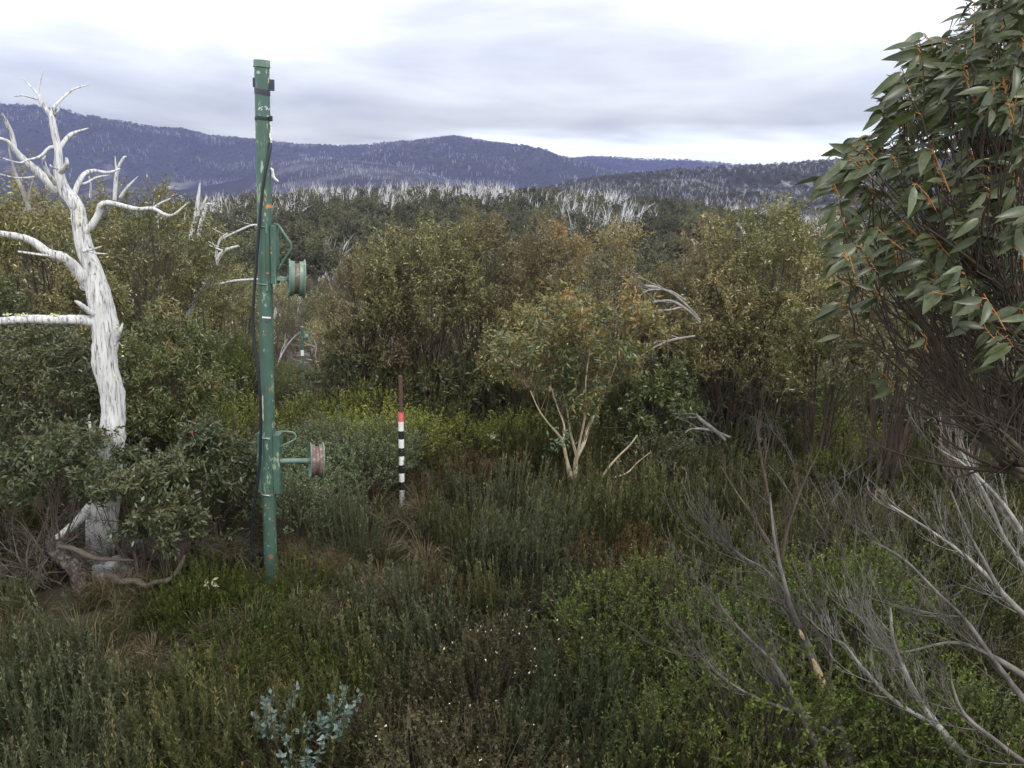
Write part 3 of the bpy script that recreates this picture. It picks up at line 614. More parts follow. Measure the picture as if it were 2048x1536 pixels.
# chalk marks
g = Geo()
for st in ([(516, 220), (519.5, 214)], [(519.5, 214), (518.5, 219)], [(526, 213.5), (522, 214.5), (521.5, 217), (524, 217.5), (524, 220), (521, 220.5)], [(528.5, 214), (532.5, 213.5), (530.5, 220)], [(532, 220), (532.5, 215), (534.5, 220), (535, 215)]):
    P = []
    for a, b in st:
        q = lc(a, b, -PR); x = q[0]; P.append((x, -math.sqrt(max(0, PR ** 2 - x ** 2)) - .0005, q[2]))
    tubes(g, spline(P, 8), np.full(8, .0022), 4)
obj('chalk_mark', g.mesh('chalk', WHITE), pyl)
# upper bracket
g = Geo(); box(g, (PR + .022, .01, (vz(450) + vz(566)) / 2), (.05, .10, vz(450) - vz(566)), bev=.06); box(g, (PR * .55, -PR - .004, (vz(447) + vz(566)) / 2), (.006, .012, vz(447) - vz(566)))
obj('bracket', autosm(g.mesh('bracket', PG)), pyl)
def ubolt(py, tab=None, mat=PGP, steelend=False):
    z = vz(py); g = Geo(); an = np.linspace(-.35 * math.pi, -1.05 * math.pi, 16); r = PR + .006
    P = np.stack([r * np.cos(an), r * np.sin(an), np.full(16, z)], -1); tubes(g, P, np.full(16, .006), 6)
    o = obj('clamp_bolt', autosm(g.mesh('bolt', mat)), pyl)
    g = Geo()
    if tab: box(g, (P[0][0] + .005, P[0][1] - .008, z - .012), (.014, .014, tab), bev=.25)
    else: cyl(g, P[0] + [0, -.016, 0], P[0] + [0, .004, 0], .010, k=6)
    obj('nut', autosm(g.mesh('nut', PGP if tab else STEEL)), o)
ubolt(453, .085); ubolt(567, .085); ubolt(872, mat=STEEL); ubolt(985, mat=STEEL)
g = Geo(); s = spline([lc(*q) for q in [(548, 448), (556, 450), (582, 489), (578.5, 505), (556, 540)]], 5); P = np.array([lc(548, 448), lc(556, 450), lc(581, 486), lc(583, 493), lc(579, 503), lc(556, 540)])
tubes(g, P, np.full(6, .0115), 10); obj('brace', autosm(g.mesh('brace', PG), 60), pyl)
def wheel(cx_, cy_, R0, w_, paint):
    c = lc(cx_, cy_)
    o = obj('wheel', None, pyl)
    h = w_ / 2
    pr = [(-h * .55, .02), (-h * .55, R0 * .80), (-h * .93, R0 * .86), (-h, R0 * .98), (-h * .93, R0), (-h * .80, R0 * .97), (-h * .78, R0 * .89), (-h * .30, R0 * .87), (-h * .24, R0 * .77), (h * .24, R0 * .77), (h * .30, R0 * .87), (h * .78, R0 * .89), (h * .80, R0 * .97), (h * .93, R0), (h, R0 * .98), (h * .93, R0 * .86), (h * .55, R0 * .80), (h * .55, .02)]
    mats = [0] * 17; mats[8] = 1
    if not paint: mats[6] = mats[7] = mats[9] = mats[10] = 1
    g = Geo(); lathe_x(g, (0, 0, 0), pr, mats=mats); me = autosm(g.mesh('wheel', [PGP, RUST]), 30)
    bpy.data.objects.remove(o); o = obj('wheel', me, pyl); o.location = Vector(c); o.rotation_euler = (0, R_(2), R_(18))
    g = Geo(); cyl(g, (-h - .012, 0, 0), (-h * .5, 0, 0), .028, k=20); obj('hub', autosm(g.mesh('hub', PGP)), o); g = Geo(); cyl(g, (h * .5, 0, 0), (h + .012, 0, 0), .028, k=20); obj('hub', autosm(g.mesh('hub', PGP)), o)
    return o
wheel(593, 557.5, .172, .142, True); wheel(633, 921.5, .172, .125, False)
g = Geo(); a = lc(548, 558); b = lc(577, 557); box(g, (a + b) / 2, (b[0] - a[0], .036, .036), bev=.12); obj('axle', autosm(g.mesh('axle', PGP)), pyl)
g = Geo(); cyl(g, lc(552, 922), lc(622, 921.5), .023, k=20); obj('axle', autosm(g.mesh('axle', PGP)), pyl)
# lower bracket
g = Geo(); zz = (vz(866) + vz(984)) / 2; hh = vz(866) - vz(984)
box(g, (PR + .022, .01, zz), (.06, .10, hh), bev=.06); box(g, (-PR - .014, .02, zz), (.045, .08, hh), bev=.06); box(g, (-PR * .5, -PR - .0005, zz), (.006, .012, hh * .95)); box(g, (PR * .5, -PR - .0005, zz), (.006, .012, hh * .95))
obj('bracket', autosm(g.mesh('bracket', PG)), pyl)
g = Geo(); tubes(g, spline([lc(*q) for q in [(552, 865), (560, 863), (584, 864), (592, 872), (589, 879), (576, 886), (560, 893)]], 26), np.full(26, .0072), 8); obj('rod_loop', autosm(g.mesh('rod', PGP), 60), pyl)
g = Geo(); q = lc(533, 635, -PR); box(g, (q[0], -PR - .002, q[2]), (.075, .004, .014)); obj('tag', g.mesh('tag', WHITE), pyl)
g = Geo(); q = lc(534, 641, -PR); cyl(g, (q[0], -PR - .004, q[2]), (q[0], -PR + .02, q[2]), .012, k=12); obj('bolt_hole', g.mesh('hole', RUST), pyl)
g = Geo(); q = lc(549, 1176); cyl(g, q + [0, -.07, 0], q + [0, .02, 0], .008, k=8); obj('base_bolt', autosm(g.mesh('bolt', STEEL)), pyl); g = Geo(); cyl(g, q + [-.05, -.075, .01], q + [.0, -.06, .003], .006, k=8); obj('base_bolt', autosm(g.mesh('bolt', STEEL)), pyl); g = Geo(); q = lc(537, 1092, -PR); box(g, (q[0], -PR - .001, q[2]), (.03, .004, .008)); obj('base_bolt', autosm(g.mesh('bolt', STEEL)), pyl)
# frayed strip hanging on the right edge
g = Geo(); P = np.array([lc(a, b, -.02) for a, b in [(541, 243), (542, 258), (540, 272), (542.5, 282), (541, 298)]]); tubes(g, spline(P, 24), .004 + .0035 * np.abs(np.sin(np.arange(24) * 1.1)), 5, rough=.25); obj('frayed_strip', autosm(g.mesh('strip', CREAM)), pyl); g = Geo()
P = np.array([lc(a, b, -.01) for a, b in [(541, 336), (545, 341), (547, 352), (551, 358), (557, 363)]]); tubes(g, spline(P, 18), .005 + .007 * np.sin(np.linspace(.3, 3.0, 18)), 5, rough=.2)
obj('frayed_strip', autosm(g.mesh('strip', CREAM)), pyl)
# loose black cable (a thing of its own, taped to the pylon)
g = Geo(); cp = [(541, 286, -.03), (539, 305, -.05), (531, 342, -.075), (525, 380, -.085), (521, 420, -.09), (516.5, 475, -.09), (511, 546, -.09), (507, 600, -.1), (506, 645, -.1), (510, 697, -.11), (517, 753, -.12), (521, 810, -.12), (521.5, 867, -.11), (520, 920, -.1), (515, 968, -.1), (508, 1018, -.1), (503.5, 1052, -.1), (504.5, 1093, -.1), (513, 1129, -.1), (529, 1160, -.09), (541, 1190, -.07), (545, 1203, -.05)]
P = spline([W(a, b, PY + c) for a, b, c in cp], 120); tubes(g, P, np.full(120, .0135), 10)
obj('cable', autosm(g.mesh('cable', BLACK), 70), label='thick black cable hanging loosely down the left side of the tall green pylon', cat='cable')

# ------------------------------------------------------------------ striped snow stake
SY = 8.9
stk = thing('snow_stake', 'black and white banded stake with a red band and brown top', 'marker stake', W(804.5, 1045, SY))
sb, stp = W(804.5, 1045, SY), W(801, 752, SY); sl_ = float(np.linalg.norm(stp - sb)); stk.rotation_euler = Vector(stp - sb).to_track_quat('Z', 'Y').to_euler()
def sz(py): return sl_ * (W(802, py, SY)[2] - sb[2]) / (stp[2] - sb[2])
g = Geo(); cyl(g, (0, 0, -.7), (0, 0, sl_), .0235, k=16, n=14, rough=0); obj('shaft', autosm(g.mesh('shaft', plain('rusty brown stake', (.085, .045, .035), .75, nscale=35, bump=.3))), stk)
RED = plain('faded red paint', (.66, .13, .14), .55, nscale=30); BLK = plain('black paint', (.016, .016, .018), .5, nscale=30)
g = Geo(); bands = [824.5, 842.5, 861, 877.5, 895, 911.5, 929, 945.5, 962.5, 979, 1040]; mt = [0, 1, 2, 1, 2, 1, 2, 1, 2, 1]
k = 24; an = np.arange(k) * 2 * math.pi / k; zs = [sz(b) for b in bands]
rows = [np.stack([r * np.cos(an), r * np.sin(an), np.full(k, z)], -1) for z, r in [(zs[0], .024)] + [(z, .0325) for z in zs] + [(zs[-1], .024)]]
idx = np.arange(len(rows) * k).reshape(len(rows), k); V = np.array(rows)
for i in range(len(rows) - 1):
    q = np.stack([idx[i], np.roll(idx[i], -1), np.roll(idx[i + 1], -1), idx[i + 1]], -1); m_ = mt[min(max(i - 1, 0), 9)]
    if i == 0: g.add(V, q, 0, m_)
    else: g.f.append(q); g.m.append(np.full(k, m_))
WSP = paintmat('worn white paint', (.74, .75, .75), chips=0, spots= [(-.015, -.03, sz(1000), .018, .05, (.75, .25, .15))])
obj('painted_sleeve', autosm(g.mesh('sleeve', [RED, WSP, BLK])), stk)

# ------------------------------------------------------------------ far pylon down the tow line
FY = 34.0
fb, ft = W(608, 803, FY), W(605.5, 655, FY); FL = float(np.linalg.norm(ft - fb))
fp = thing('tow_pylon', 'small distant green tow pylon with a white plate, far down the cleared line', 'pylon', fb)
fp.rotation_euler = Vector(ft - fb).to_track_quat('Z', 'Y').to_euler(); fp.rotation_euler.z = 0
PXM = FY / FPX * 1.03
def fz(py): return FL * (803 - py) / 148.0
g = Geo(); cyl(g, (0, 0, -.8), (0, 0, FL), .062, k=20); obj('post', autosm(g.mesh('post', PG)), fp)
g = Geo(); cyl(g, (0, 0, FL), (0, 0, FL + .05), .070, k=20); obj('cap', autosm(g.mesh('cap', PGP)), fp)
g = Geo(); box(g, (.01, -.085, fz(704.5)), (.13, .02, 11.5 * PXM), bev=.1); obj('plate', g.mesh('plate', WHITE), fp)
g = Geo(); box(g, (.21, 0, fz(664)), (.32, .04, .045), bev=.2); box(g, (.13, 0, fz(675)), (.14, .04, .03)); obj('arm', g.mesh('arm', PGP), fp)
def fwheel(px, z, r):
    g = Geo(); h = .07; lathe_x(g, (0, 0, 0), [(-h, .02), (-h, r), (-h * .8, r), (-h * .6, r * .8), (h * .6, r * .8), (h * .8, r), (h, r), (h, .02)], k=28); o = obj('wheel', autosm(g.mesh('wheel', PGP), 30), fp); o.location = (px, 0, z)
fwheel(.21, fz(673), .15); fwheel(.36, fz(790), .12)
g = Geo(); box(g, (.06, -.02, fz(772)), (.05, .09, .55), bev=.1); cyl(g, (.06, 0, fz(776)), (.30, 0, fz(784)), .022, k=8); box(g, (.2, 0, fz(797)), (.28, .05, .04)); obj('bracket', autosm(g.mesh('bracket', PG)), fp)

# ------------------------------------------------------------------ big white dead tree
DY = 7.3
dt = thing('dead_tree', 'large forked white dead tree with twisted bare limbs, left of the tall pylon', 'dead tree', (0, 0, 0))
base = W(190, 1150, DY); base[2] = ground(base[0], DY); dt.location = base
def dpart(name, rows_list, mat=M['deadwhite'], sides=12, rough=.04):
    g = Geo()
    for rows in rows_list: limb(g, rows, sides=sides, rough=rough, y=DY)
    me = g.mesh(name, mat, True); me.transform(Matrix.Translation(-Vector(base))); return obj(name, me, dt)
dpart('trunk', [[(212, 1230, 74, 7.25), (208, 1120, 64, 7.3), (207, 1040, 58, 7.3), (211, 970, 58), (217, 920, 59), (223, 880, 54), (225, 842, 45), (221, 790, 44), (213, 740, 46), (211, 695, 47), (208, 650, 50), (200, 600, 46), (185, 550, 37), (169, 500, 33), (161, 440, 28), (154, 420, 27), (142, 398, 27), (124, 373, 24), (118, 333, 17), (117, 300, 14), (110, 267, 13), (104, 240, 12), (97, 225, 9), (83, 207, 8), (78, 192, 7), (68, 180, 4), (46, 157, 2)]], sides=22)
dpart('limb', [[(123, 385, 14, 7.3), (115, 378, 20, 7.3), (83, 350, 16, 7.25), (57, 328, 14, 7.2), (38, 308, 12, 7.15), (25, 292, 10, 7.1), (10, 280, 7, 7.05), (-14, 274, 5, 7.0)], [(30, 295, 9, 7.12), (24, 268, 8, 7.1), (13, 245, 8, 7.05), (4, 226, 3, 7.0)], [(108, 294, 6, 7.3), (98, 296, 6, 7.28), (80, 313, 5, 7.22), (55, 320, 4, 7.1), (37, 325, 3, 7.0), (-8, 312, 2, 6.9)], [(72, 353, 4, 7.2), (66, 354, 4, 7.2), (33, 356, 3, 7.1), (-6, 347, 3, 7.0)]])
dpart('limb', [[(80, 195, 6, 7.3), (77, 188, 5, 7.3), (80, 165, 3, 7.3), (87, 141, 1.5, 7.3)], [(76, 199, 4, 7.3), (55, 193, 3, 7.2), (44, 191, 3, 7.15), (30, 193, 2.5, 7.1)], [(104, 240, 9, 7.32), (106, 218, 7, 7.35), (122, 200, 5, 7.4), (137, 186, 4.5, 7.45), (150, 177, 4, 7.5), (178, 169, 1.5, 7.6)], [(110, 232, 5, 7.35), (117, 222, 5), (120, 214, 3)], [(104, 240, 6, 7.3), (94, 215, 4), (84, 203, 4)]])
dpart('limb', [[(118, 300, 10, 7.3), (122, 293, 9, 7.32), (135, 275, 8, 7.38), (150, 265, 6, 7.44), (177, 256, 2, 7.55)], [(137, 275, 3, 7.4), (152, 273, 1, 7.45)]])
dpart('limb', [[(122, 345, 9, 7.2), (129, 338, 11, 7.15), (134, 328, 8, 7.1), (133, 315, 5, 7.1)], [(113, 368, 11, 7.2), (97, 347, 8, 7.1), (88, 325, 7, 7.05), (83, 315, 3, 7.0)], [(88, 326, 5, 7.05), (88, 318, 4, 7.0), (91, 311, 2, 7.0)], [(116, 338, 4, 7.2), (104, 334, 4, 7.1), (100, 329, 2, 7.1)]])
dpart('limb', [[(142, 400, 14, 7.3), (148, 390, 11, 7.32), (157, 367, 10, 7.35), (167, 350, 9, 7.4), (187, 341, 8, 7.5), (217, 345, 6, 7.6), (240, 337, 2.5, 7.7)], [(161, 368, 5, 7.38), (172, 366, 4.5, 7.4), (193, 355, 4, 7.5), (219, 350, 2, 7.6)]])
dpart('limb', [[(158, 475, 20, 7.3), (167, 467, 16, 7.3), (187, 447, 14, 7.3), (197, 427, 13, 7.3), (203, 410, 12, 7.28), (217, 405, 10, 7.25), (247, 412, 9, 7.2), (277, 418, 8, 7.15), (307, 418, 7, 7.1), (333, 430, 6, 7.05), (350, 427, 5, 7.0), (377, 404, 2, 7.0)], [(305, 418, 5, 7.1), (320, 407, 4, 7.1), (341, 397, 2, 7.1)]])
dpart('limb', [[(180, 570, 34, 7.3), (168, 552, 26, 7.25), (150, 535, 22, 7.2), (125, 515, 20, 7.1), (100, 505, 17, 7.05), (67, 483, 15, 7.0), (33, 473, 14, 6.9), (0, 467, 12, 6.8), (-40, 462, 10, 6.7)], [(125, 520, 7, 7.1), (110, 512, 6, 7.05), (83, 510, 5, 7.0), (36, 503, 4, 6.9)], [(105, 505, 3, 7.0), (104, 490, 1, 7.0)]])
dpart('limb', [[(200, 650, 30, 7.3), (185, 643, 22, 7.25), (165, 640, 20, 7.2), (112, 640, 18, 7.1), (49, 637, 17, 7.0), (0, 642, 15, 6.9), (-50, 646, 12, 6.8)], [(186, 627, 14, 7.2), (172, 617, 11, 7.15), (160, 608, 9, 7.1), (150, 602, 4, 7.1)]])
dpart('limb', [[(230, 690, 5, 7.25), (235, 680, 8, 7.25), (240, 663, 7, 7.2), (246, 646, 3, 7.2)], [(168, 503, 7, 7.2), (180, 500, 5, 7.15), (192, 497, 4, 7.1), (205, 492, 2, 7.05)], [(172, 500, 6, 7.2), (190, 506, 4, 7.1), (215, 508, 2, 7.0)]])
dpart('limb', [[(195, 930, 20, 7.15), (188, 905, 14, 7.1), (184, 880, 8, 7.1), (179, 843, 5, 7.1)], [(200, 1000, 24, 7.3), (178, 1018, 20, 7.2), (150, 1048, 17, 7.0), (110, 1080, 13, 6.9)]])
g = Geo()
for (px, py, n_) in [(20, 629, 10), (45, 629, 14), (110, 630, 12), (235, 650, 6), (158, 432, 8), (245, 700, 4), (244, 890, 6), (232, 745, 5)]:
    for _ in range(n_):
        p = W(px + rng.normal(0, 7 if px < 130 else 2), py + rng.normal(0, 1.5 if px < 130 else 14), (6.97 if px < 130 else 7.12)); r = rng.uniform(.006, .014); cyl(g, p - [0, 0, r * .4], p + [0, 0, r * .5], r, r * .6, k=7)
me = g.mesh('lichen', M['lichen']); me.transform(Matrix.Translation(-Vector(base))); obj('lichen', me, dt)
# boulder, logs
def rock(name, c, s, seed, label):
    import bmesh
    bm = bmesh.new(); bmesh.ops.create_icosphere(bm, subdivisions=5, radius=1)
    for v in bm.verts:
        q = v.co; k = 1 + .28 * noise.noise(q * 1.3 + Vector((seed, 0, 0))) + .10 * noise.noise(q * 4 + Vector((0, seed, 0))) + .035 * noise.noise(q * 12)
        v.co = Vector((q.x * s[0], q.y * s[1], q.z * s[2])) * k
    me = bpy.data.meshes.new(name); bm.to_mesh(me); bm.free(); me.materials.append(M['boulder'])
    return obj(name, autosm(me, 60), None, c, label, 'boulder')
rock('boulder', W(218, 1172, 6.7) + [0, .05, -.02], (.25, .25, .25), 3, 'rough grey granite boulder at the foot of the white dead tree, under the arched log')
rock('boulder', W(278, 1085, 7.5) + [0, 0, 0], (.21, .2, .26), 8, 'cracked grey boulder half hidden by twigs, behind the curved fallen branch')
g = Geo(); limb(g, [(95, 1085, 14, 6.8), (118, 1100, 36, 6.7), (138, 1122, 40, 6.62), (158, 1148, 40, 6.55), (168, 1180, 36, 6.5), (170, 1215, 34, 6.5)], sides=18, rough=.09)
obj('fallen_log', g.mesh('log', M['oldlog'], True), label='thick dark brown log arching down beside the grey boulder at lower left', cat='log')
g = Geo(); limb(g, [(215, 1148, 17, 6.55), (245, 1163, 15, 6.45), (268, 1162, 13, 6.42), (292, 1172, 12, 6.4), (318, 1163, 11, 6.4), (340, 1158, 10, 6.4), (358, 1138, 9, 6.45), (370, 1110, 6, 6.5)], sides=10, t=.6, rough=.12)
obj('fallen_branch', g.mesh('branch', M['oldlog'], True), label='curved brown fallen branch sweeping right from the grey boulder', cat='branch')
g = Geo(); limb(g, [(118, 1092, 9, 6.6), (150, 1098, 10, 6.5), (190, 1117, 10, 6.45), (225, 1119, 7, 6.5), (268, 1120, 4, 6.55)], sides=8, t=.9, rough=.12)
obj('fallen_branch', g.mesh('branch', M['oldlog'], True), label='pale brown stick lying across the top of the dark arched log', cat='branch')
g = Geo(); limb(g, [(305, 1118, 14, 7.0), (330, 1112, 18, 6.95), (360, 1100, 20, 6.9), (385, 1090, 12, 6.9)], sides=10, t=.6)
obj('fallen_branch', g.mesh('branch', M['oldlog'], True), label='short stout grey log lying right of the half hidden boulder', cat='branch')

# ------------------------------------------------------------------ near snow gums, each built for its place
def put_gum(px, top, width, y, seed, mat, bark=M['darkbark'], label='', name='snow_gum', base_px=None, **kw):
    x = W(px, top, y)[0]; gz = ground(x, y); H = W(px, top, y)[2] - gz; dpt = proj((x, y, gz + H * .7))[2]; Rr = width / 2 * dpt / FPX / 1.12
    tm, cm = gum(seed, mat, bark, H=H * 1.0, Rr=Rr, **kw)
    t = thing(name, label, 'tree', (x, y, gz), (0, 0, 0), 'snow gums around the heath clearing')
    obj('trunk', tm, t); obj('crown', cm, t); return t
MG, MW, MF = M['gum'], M['gumwarm'], M['gumgreen']
NEAR = [
 (50, 372, 370, 11.5, 11, MG, 'snow gum with warm brown-green crown behind the white dead tree, at the left edge', dict(ncl=90, cb=.28)),
 (290, 366, 300, 13.0, 12, MG, 'dark green snow gum behind the right hand limbs of the white dead tree', dict(ncl=85, cb=.25)),
 (400, 425, 190, 15.5, 13, MG, 'olive snow gum in the gap between the white dead tree and the pylon', dict(ncl=60, cb=.2)),
 (328, 622, 250, 9.2, 14, MF, 'fresh green low snow gum with orange twigs right of the white dead trunk', dict(ncl=75, cb=.12, warm=.3, stemr=.025)),
 (70, 655, 330, 8.7, 15, M['gumshrub'], 'warm olive bushy snow gum left of the white dead trunk', dict(ncl=80, cb=.12, stemr=.025)),
 (170, 545, 190, 10.6, 16, MG, 'dark snow gum close behind the fork of the white dead tree', dict(ncl=50, cb=.2)),
 (470, 520, 150, 19.0, 17, MG, 'slender snow gum just left of the tall green pylon', dict(ncl=50, cb=.2)),
 (760, 505, 250, 13.0, 21, MW, 'broad snow gum with leaning stems behind and left of the striped stake', dict(ncl=80, cb=.28, nst=8)),
 (700, 612, 130, 13.6, 22, MG, 'low spreading snow gum at the edge of the cleared tow line', dict(ncl=45, cb=.2)),
 (862, 452, 280, 12.7, 23, MG, 'tall snow gum with dark clustered stems right behind the striped stake', dict(ncl=95, cb=.42, nst=10)),
 (985, 428, 270, 13.6, 24, MW, 'highest rounded snow gum in the middle of the clearing edge', dict(ncl=92, cb=.40, nst=9)),
 (1092, 460, 220, 14.0, 25, MW, 'orange tipped snow gum left of the pair behind the small cream stemmed gum', dict(ncl=70, cb=.33, warm=.35)),
 (1212, 450, 250, 14.3, 26, MW, 'orange brown topped snow gum straight behind the small cream stemmed gum', dict(ncl=74, cb=.3, warm=.35)),
 (1040, 600, 170, 12.2, 27, MG, 'low dull green gum sapling left of the small cream stemmed gum', dict(ncl=45, cb=.25, stemr=.02)),
 (1372, 480, 200, 13.6, 31, MW, 'golden topped snow gum above the fallen white branches', dict(ncl=80, cb=.2, warm=.25)),
 (1462, 450, 200, 13.0, 32, MW, 'yellow green snow gum with a bare white fork sticking out of its top', dict(ncl=70, cb=.3)),
 (1580, 408, 320, 12.2, 33, MG, 'large dense grey green snow gum left of the near leaning tree', dict(ncl=115, cb=.32, nst=10)),
 (1480, 540, 260, 11.8, 34, MG, 'dark shaded snow gum with many thin stems right of the fallen white branches', dict(ncl=75, cb=.28, nst=7)),
 (1335, 740, 150, 10.8, 35, MF, 'bright green gum sapling beside the right side of the cream stemmed gum', dict(ncl=36, cb=.05, stemr=.015, ll=.09, lw=.024)),
 (1690, 470, 260, 10.5, 36, MG, 'grey green snow gum partly hidden by the near leaning tree', dict(ncl=80, cb=.2, nst=7)),
 (1840, 500, 300, 9.2, 37, MW, 'yellow leaved snow gum seen through the twigs of the near leaning tree', dict(ncl=60, cb=.4, nst=8)),
 (2010, 470, 280, 8.6, 38, MG, 'snow gum at the right edge behind the near leaning tree', dict(ncl=60, cb=.4, nst=8)),
 (85, 870, 290, 6.75, 61, M['gumshrub'], 'low twiggy gum shrub left of the foot of the white dead tree', dict(ncl=32, cb=.50, nst=9, stemr=.012, ll=.062, lw=.020)),
 (262, 925, 230, 6.65, 62, M['gumshrub'], 'low gum shrub hiding the foot of the white dead tree', dict(ncl=22, cb=.60, nst=8, stemr=.012, ll=.062, lw=.020)),
 (410, 870, 210, 7.5, 63, M['gumshrub'], 'orange stemmed gum shrub between the dead tree and the pylon', dict(ncl=50, cb=.45, nst=7, stemr=.012, ll=.07, lw=.021)),
 (330, 1010, 170, 6.5, 64, M['gumshrub'], 'lowest gum shrub above the curved fallen branch', dict(ncl=26, cb=.6, nst=6, stemr=.010, ll=.058, lw=.019)),
 (-90, 500, 300, 9.5, 39, M['gumshrub'], 'snow gum cut by the left edge of the view below the level white limb', dict(ncl=60, cb=.2)),
]
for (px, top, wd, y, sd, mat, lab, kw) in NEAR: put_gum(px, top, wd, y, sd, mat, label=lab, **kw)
# the small cream stemmed gum in the middle
hy = 9.75; hb = W(1146, 975, hy); hb[2] = ground(hb[0], hy)
hero = thing('snow_gum', 'small snow gum with forked cream stems and orange tipped leaves, standing alone in the heath', 'tree', hb)
g = Geo(); rows = [[(1143, 1000, 10.4), (1141, 960, 12.6, 9.7), (1133, 920, 7.4, 9.65), (1124, 880, 5.9, 9.6), (1100, 850, 3.7, 9.5), (1078, 820, 2.6, 9.4), (1060, 780, 1.5, 9.4)], [(1145, 1000, 11.8), (1149, 955, 10.4), (1152, 920, 8.9, 9.8), (1167, 890, 8.1, 9.85), (1177, 855, 7.4, 9.9), (1195, 815, 5.9, 10), (1215, 770, 3.7, 10), (1235, 720, 2.2, 10)], [(1147, 990, 7.4), (1155, 935, 6.7, 9.9), (1150, 900, 5.9, 10), (1141, 865, 5.2, 10.05), (1135, 820, 3.7, 10.1), (1120, 760, 2.2, 10.1)], [(1152, 925, 6.7, 9.7), (1160, 880, 4.4, 9.6), (1172, 820, 4.4, 9.5), (1172, 760, 3.0, 9.4), (1180, 700, 1.9, 9.4)], [(1126, 885, 4.4, 9.6), (1128, 850, 3.7, 9.7), (1110, 800, 3.0, 9.8), (1095, 740, 1.9, 9.9)]]
allp = []
for r in rows: allp.append(limb(g, r, sides=8, y=hy, t=0))
# bent outlying stem
ol = [(1182, 980, 4.9, 9.6), (1200, 965, 4.9, 9.55), (1210, 945, 4.9, 9.5), (1235, 915, 4.2, 9.5), (1260, 890, 3.5, 9.5), (1275, 870, 2.8, 9.5)]
limb(g, ol, sides=8, y=hy); limb(g, [(1228, 955, 2.8, 9.3), (1255, 945, 2.8, 9.3), (1275, 925, 2.1, 9.3), (1300, 905, 1.4, 9.3)], sides=6, y=hy)
rng = np.random.default_rng(77)
nodes = np.vstack([a[int(len(a) * .45):, :3] for a in allp])
gc = Geo(); cl = []
for i in range(112):
    px = 1165 + float(np.clip(rng.normal(0, 88), -160, 160)); f_ = rng.random(); topy = 606 + ((px - 1190) / 175) ** 2 * 70 + 40 * noise.noise((px * .02, 3, 1)); bot = 850 - abs(px - 1160) * .75
    py = topy + (bot - topy) * f_ ** 1.1; cl.append(W(px, py, hy + rng.normal(0, .48)))
cl = np.array(cl)
for c in cl:
    j = np.argmin(np.linalg.norm((nodes - c) * [1.2, 1, 1] + [0, 0, .45], axis=1)); s = nodes[j]; mid = s * .5 + c * .5 + [0, 0, -.08]
    u = np.linspace(0, 1, 6)[:, None]; P = s * (1 - u) ** 2 + 2 * mid * u * (1 - u) + c * u ** 2
    tubes(g, P, np.linspace(.006, .002, 6), 4, t=np.linspace(.8, 1, 6)[None])
T = len(cl) * 8; ci = np.repeat(np.arange(len(cl)), 8); td = nrm(rng.normal(0, .6, (T, 3)) + [0, 0, .8]); t0 = cl[ci] + rng.normal(0, .05, (T, 3)); t1 = t0 + td * rng.uniform(.12, .30, (T, 1))
tubes(g, np.stack([t0, t1], 1), np.array([[.0035, .0015]]) * np.ones((T, 1)), 3, t=np.array([[.9, 1.]]) * np.ones((T, 1)))
a = np.repeat(np.arange(T), 11); p = t0[a] + (t1 - t0)[a] * rng.uniform(.1, 1, (len(a), 1)); ld = nrm(td[a] * .2 + rng.normal(0, .7, (len(a), 3)) - [0, 0, .3])
cl_w = np.repeat(rng.normal(0, .12, len(cl)), 8)[a]; hr = np.clip((p[:, 2] - cl[:, 2].min()) / np.ptp(cl[:, 2]), 0, 1); tt = np.clip(.22 + .42 * hr + cl_w + rng.normal(0, .12, len(a)), 0, .88)
q = rng.random(len(a)); tt = np.where(q < .06, 1.0, np.where(q < .06 + .10 * hr, .9, tt))
leaves(gc, p, ld, .085 * rng.uniform(.6, 1.25, len(a)), .022 * rng.uniform(.8, 1.3, len(a)), tt)
# two grey-green rosettes low on the stems
for (px, py, n_) in [(1128, 880, 34), (1105, 890, 20), (985, 872, 0)]:
    if n_: leaves(gc, np.repeat(W(px, py, 9.4)[None], n_, 0) + rng.normal(0, .05, (n_, 3)), rng.normal(0, 1, (n_, 3)) + [0, 0, .3], .07, .03, 1.0)
for nm, gg, mt_ in (('trunk', g, M['creambark']), ('crown', gc, M['gumhero'])):
    me = gg.mesh(nm, mt_, nm == 'trunk'); me.transform(Matrix.Translation(-Vector(hb))); obj(nm, me, hero)

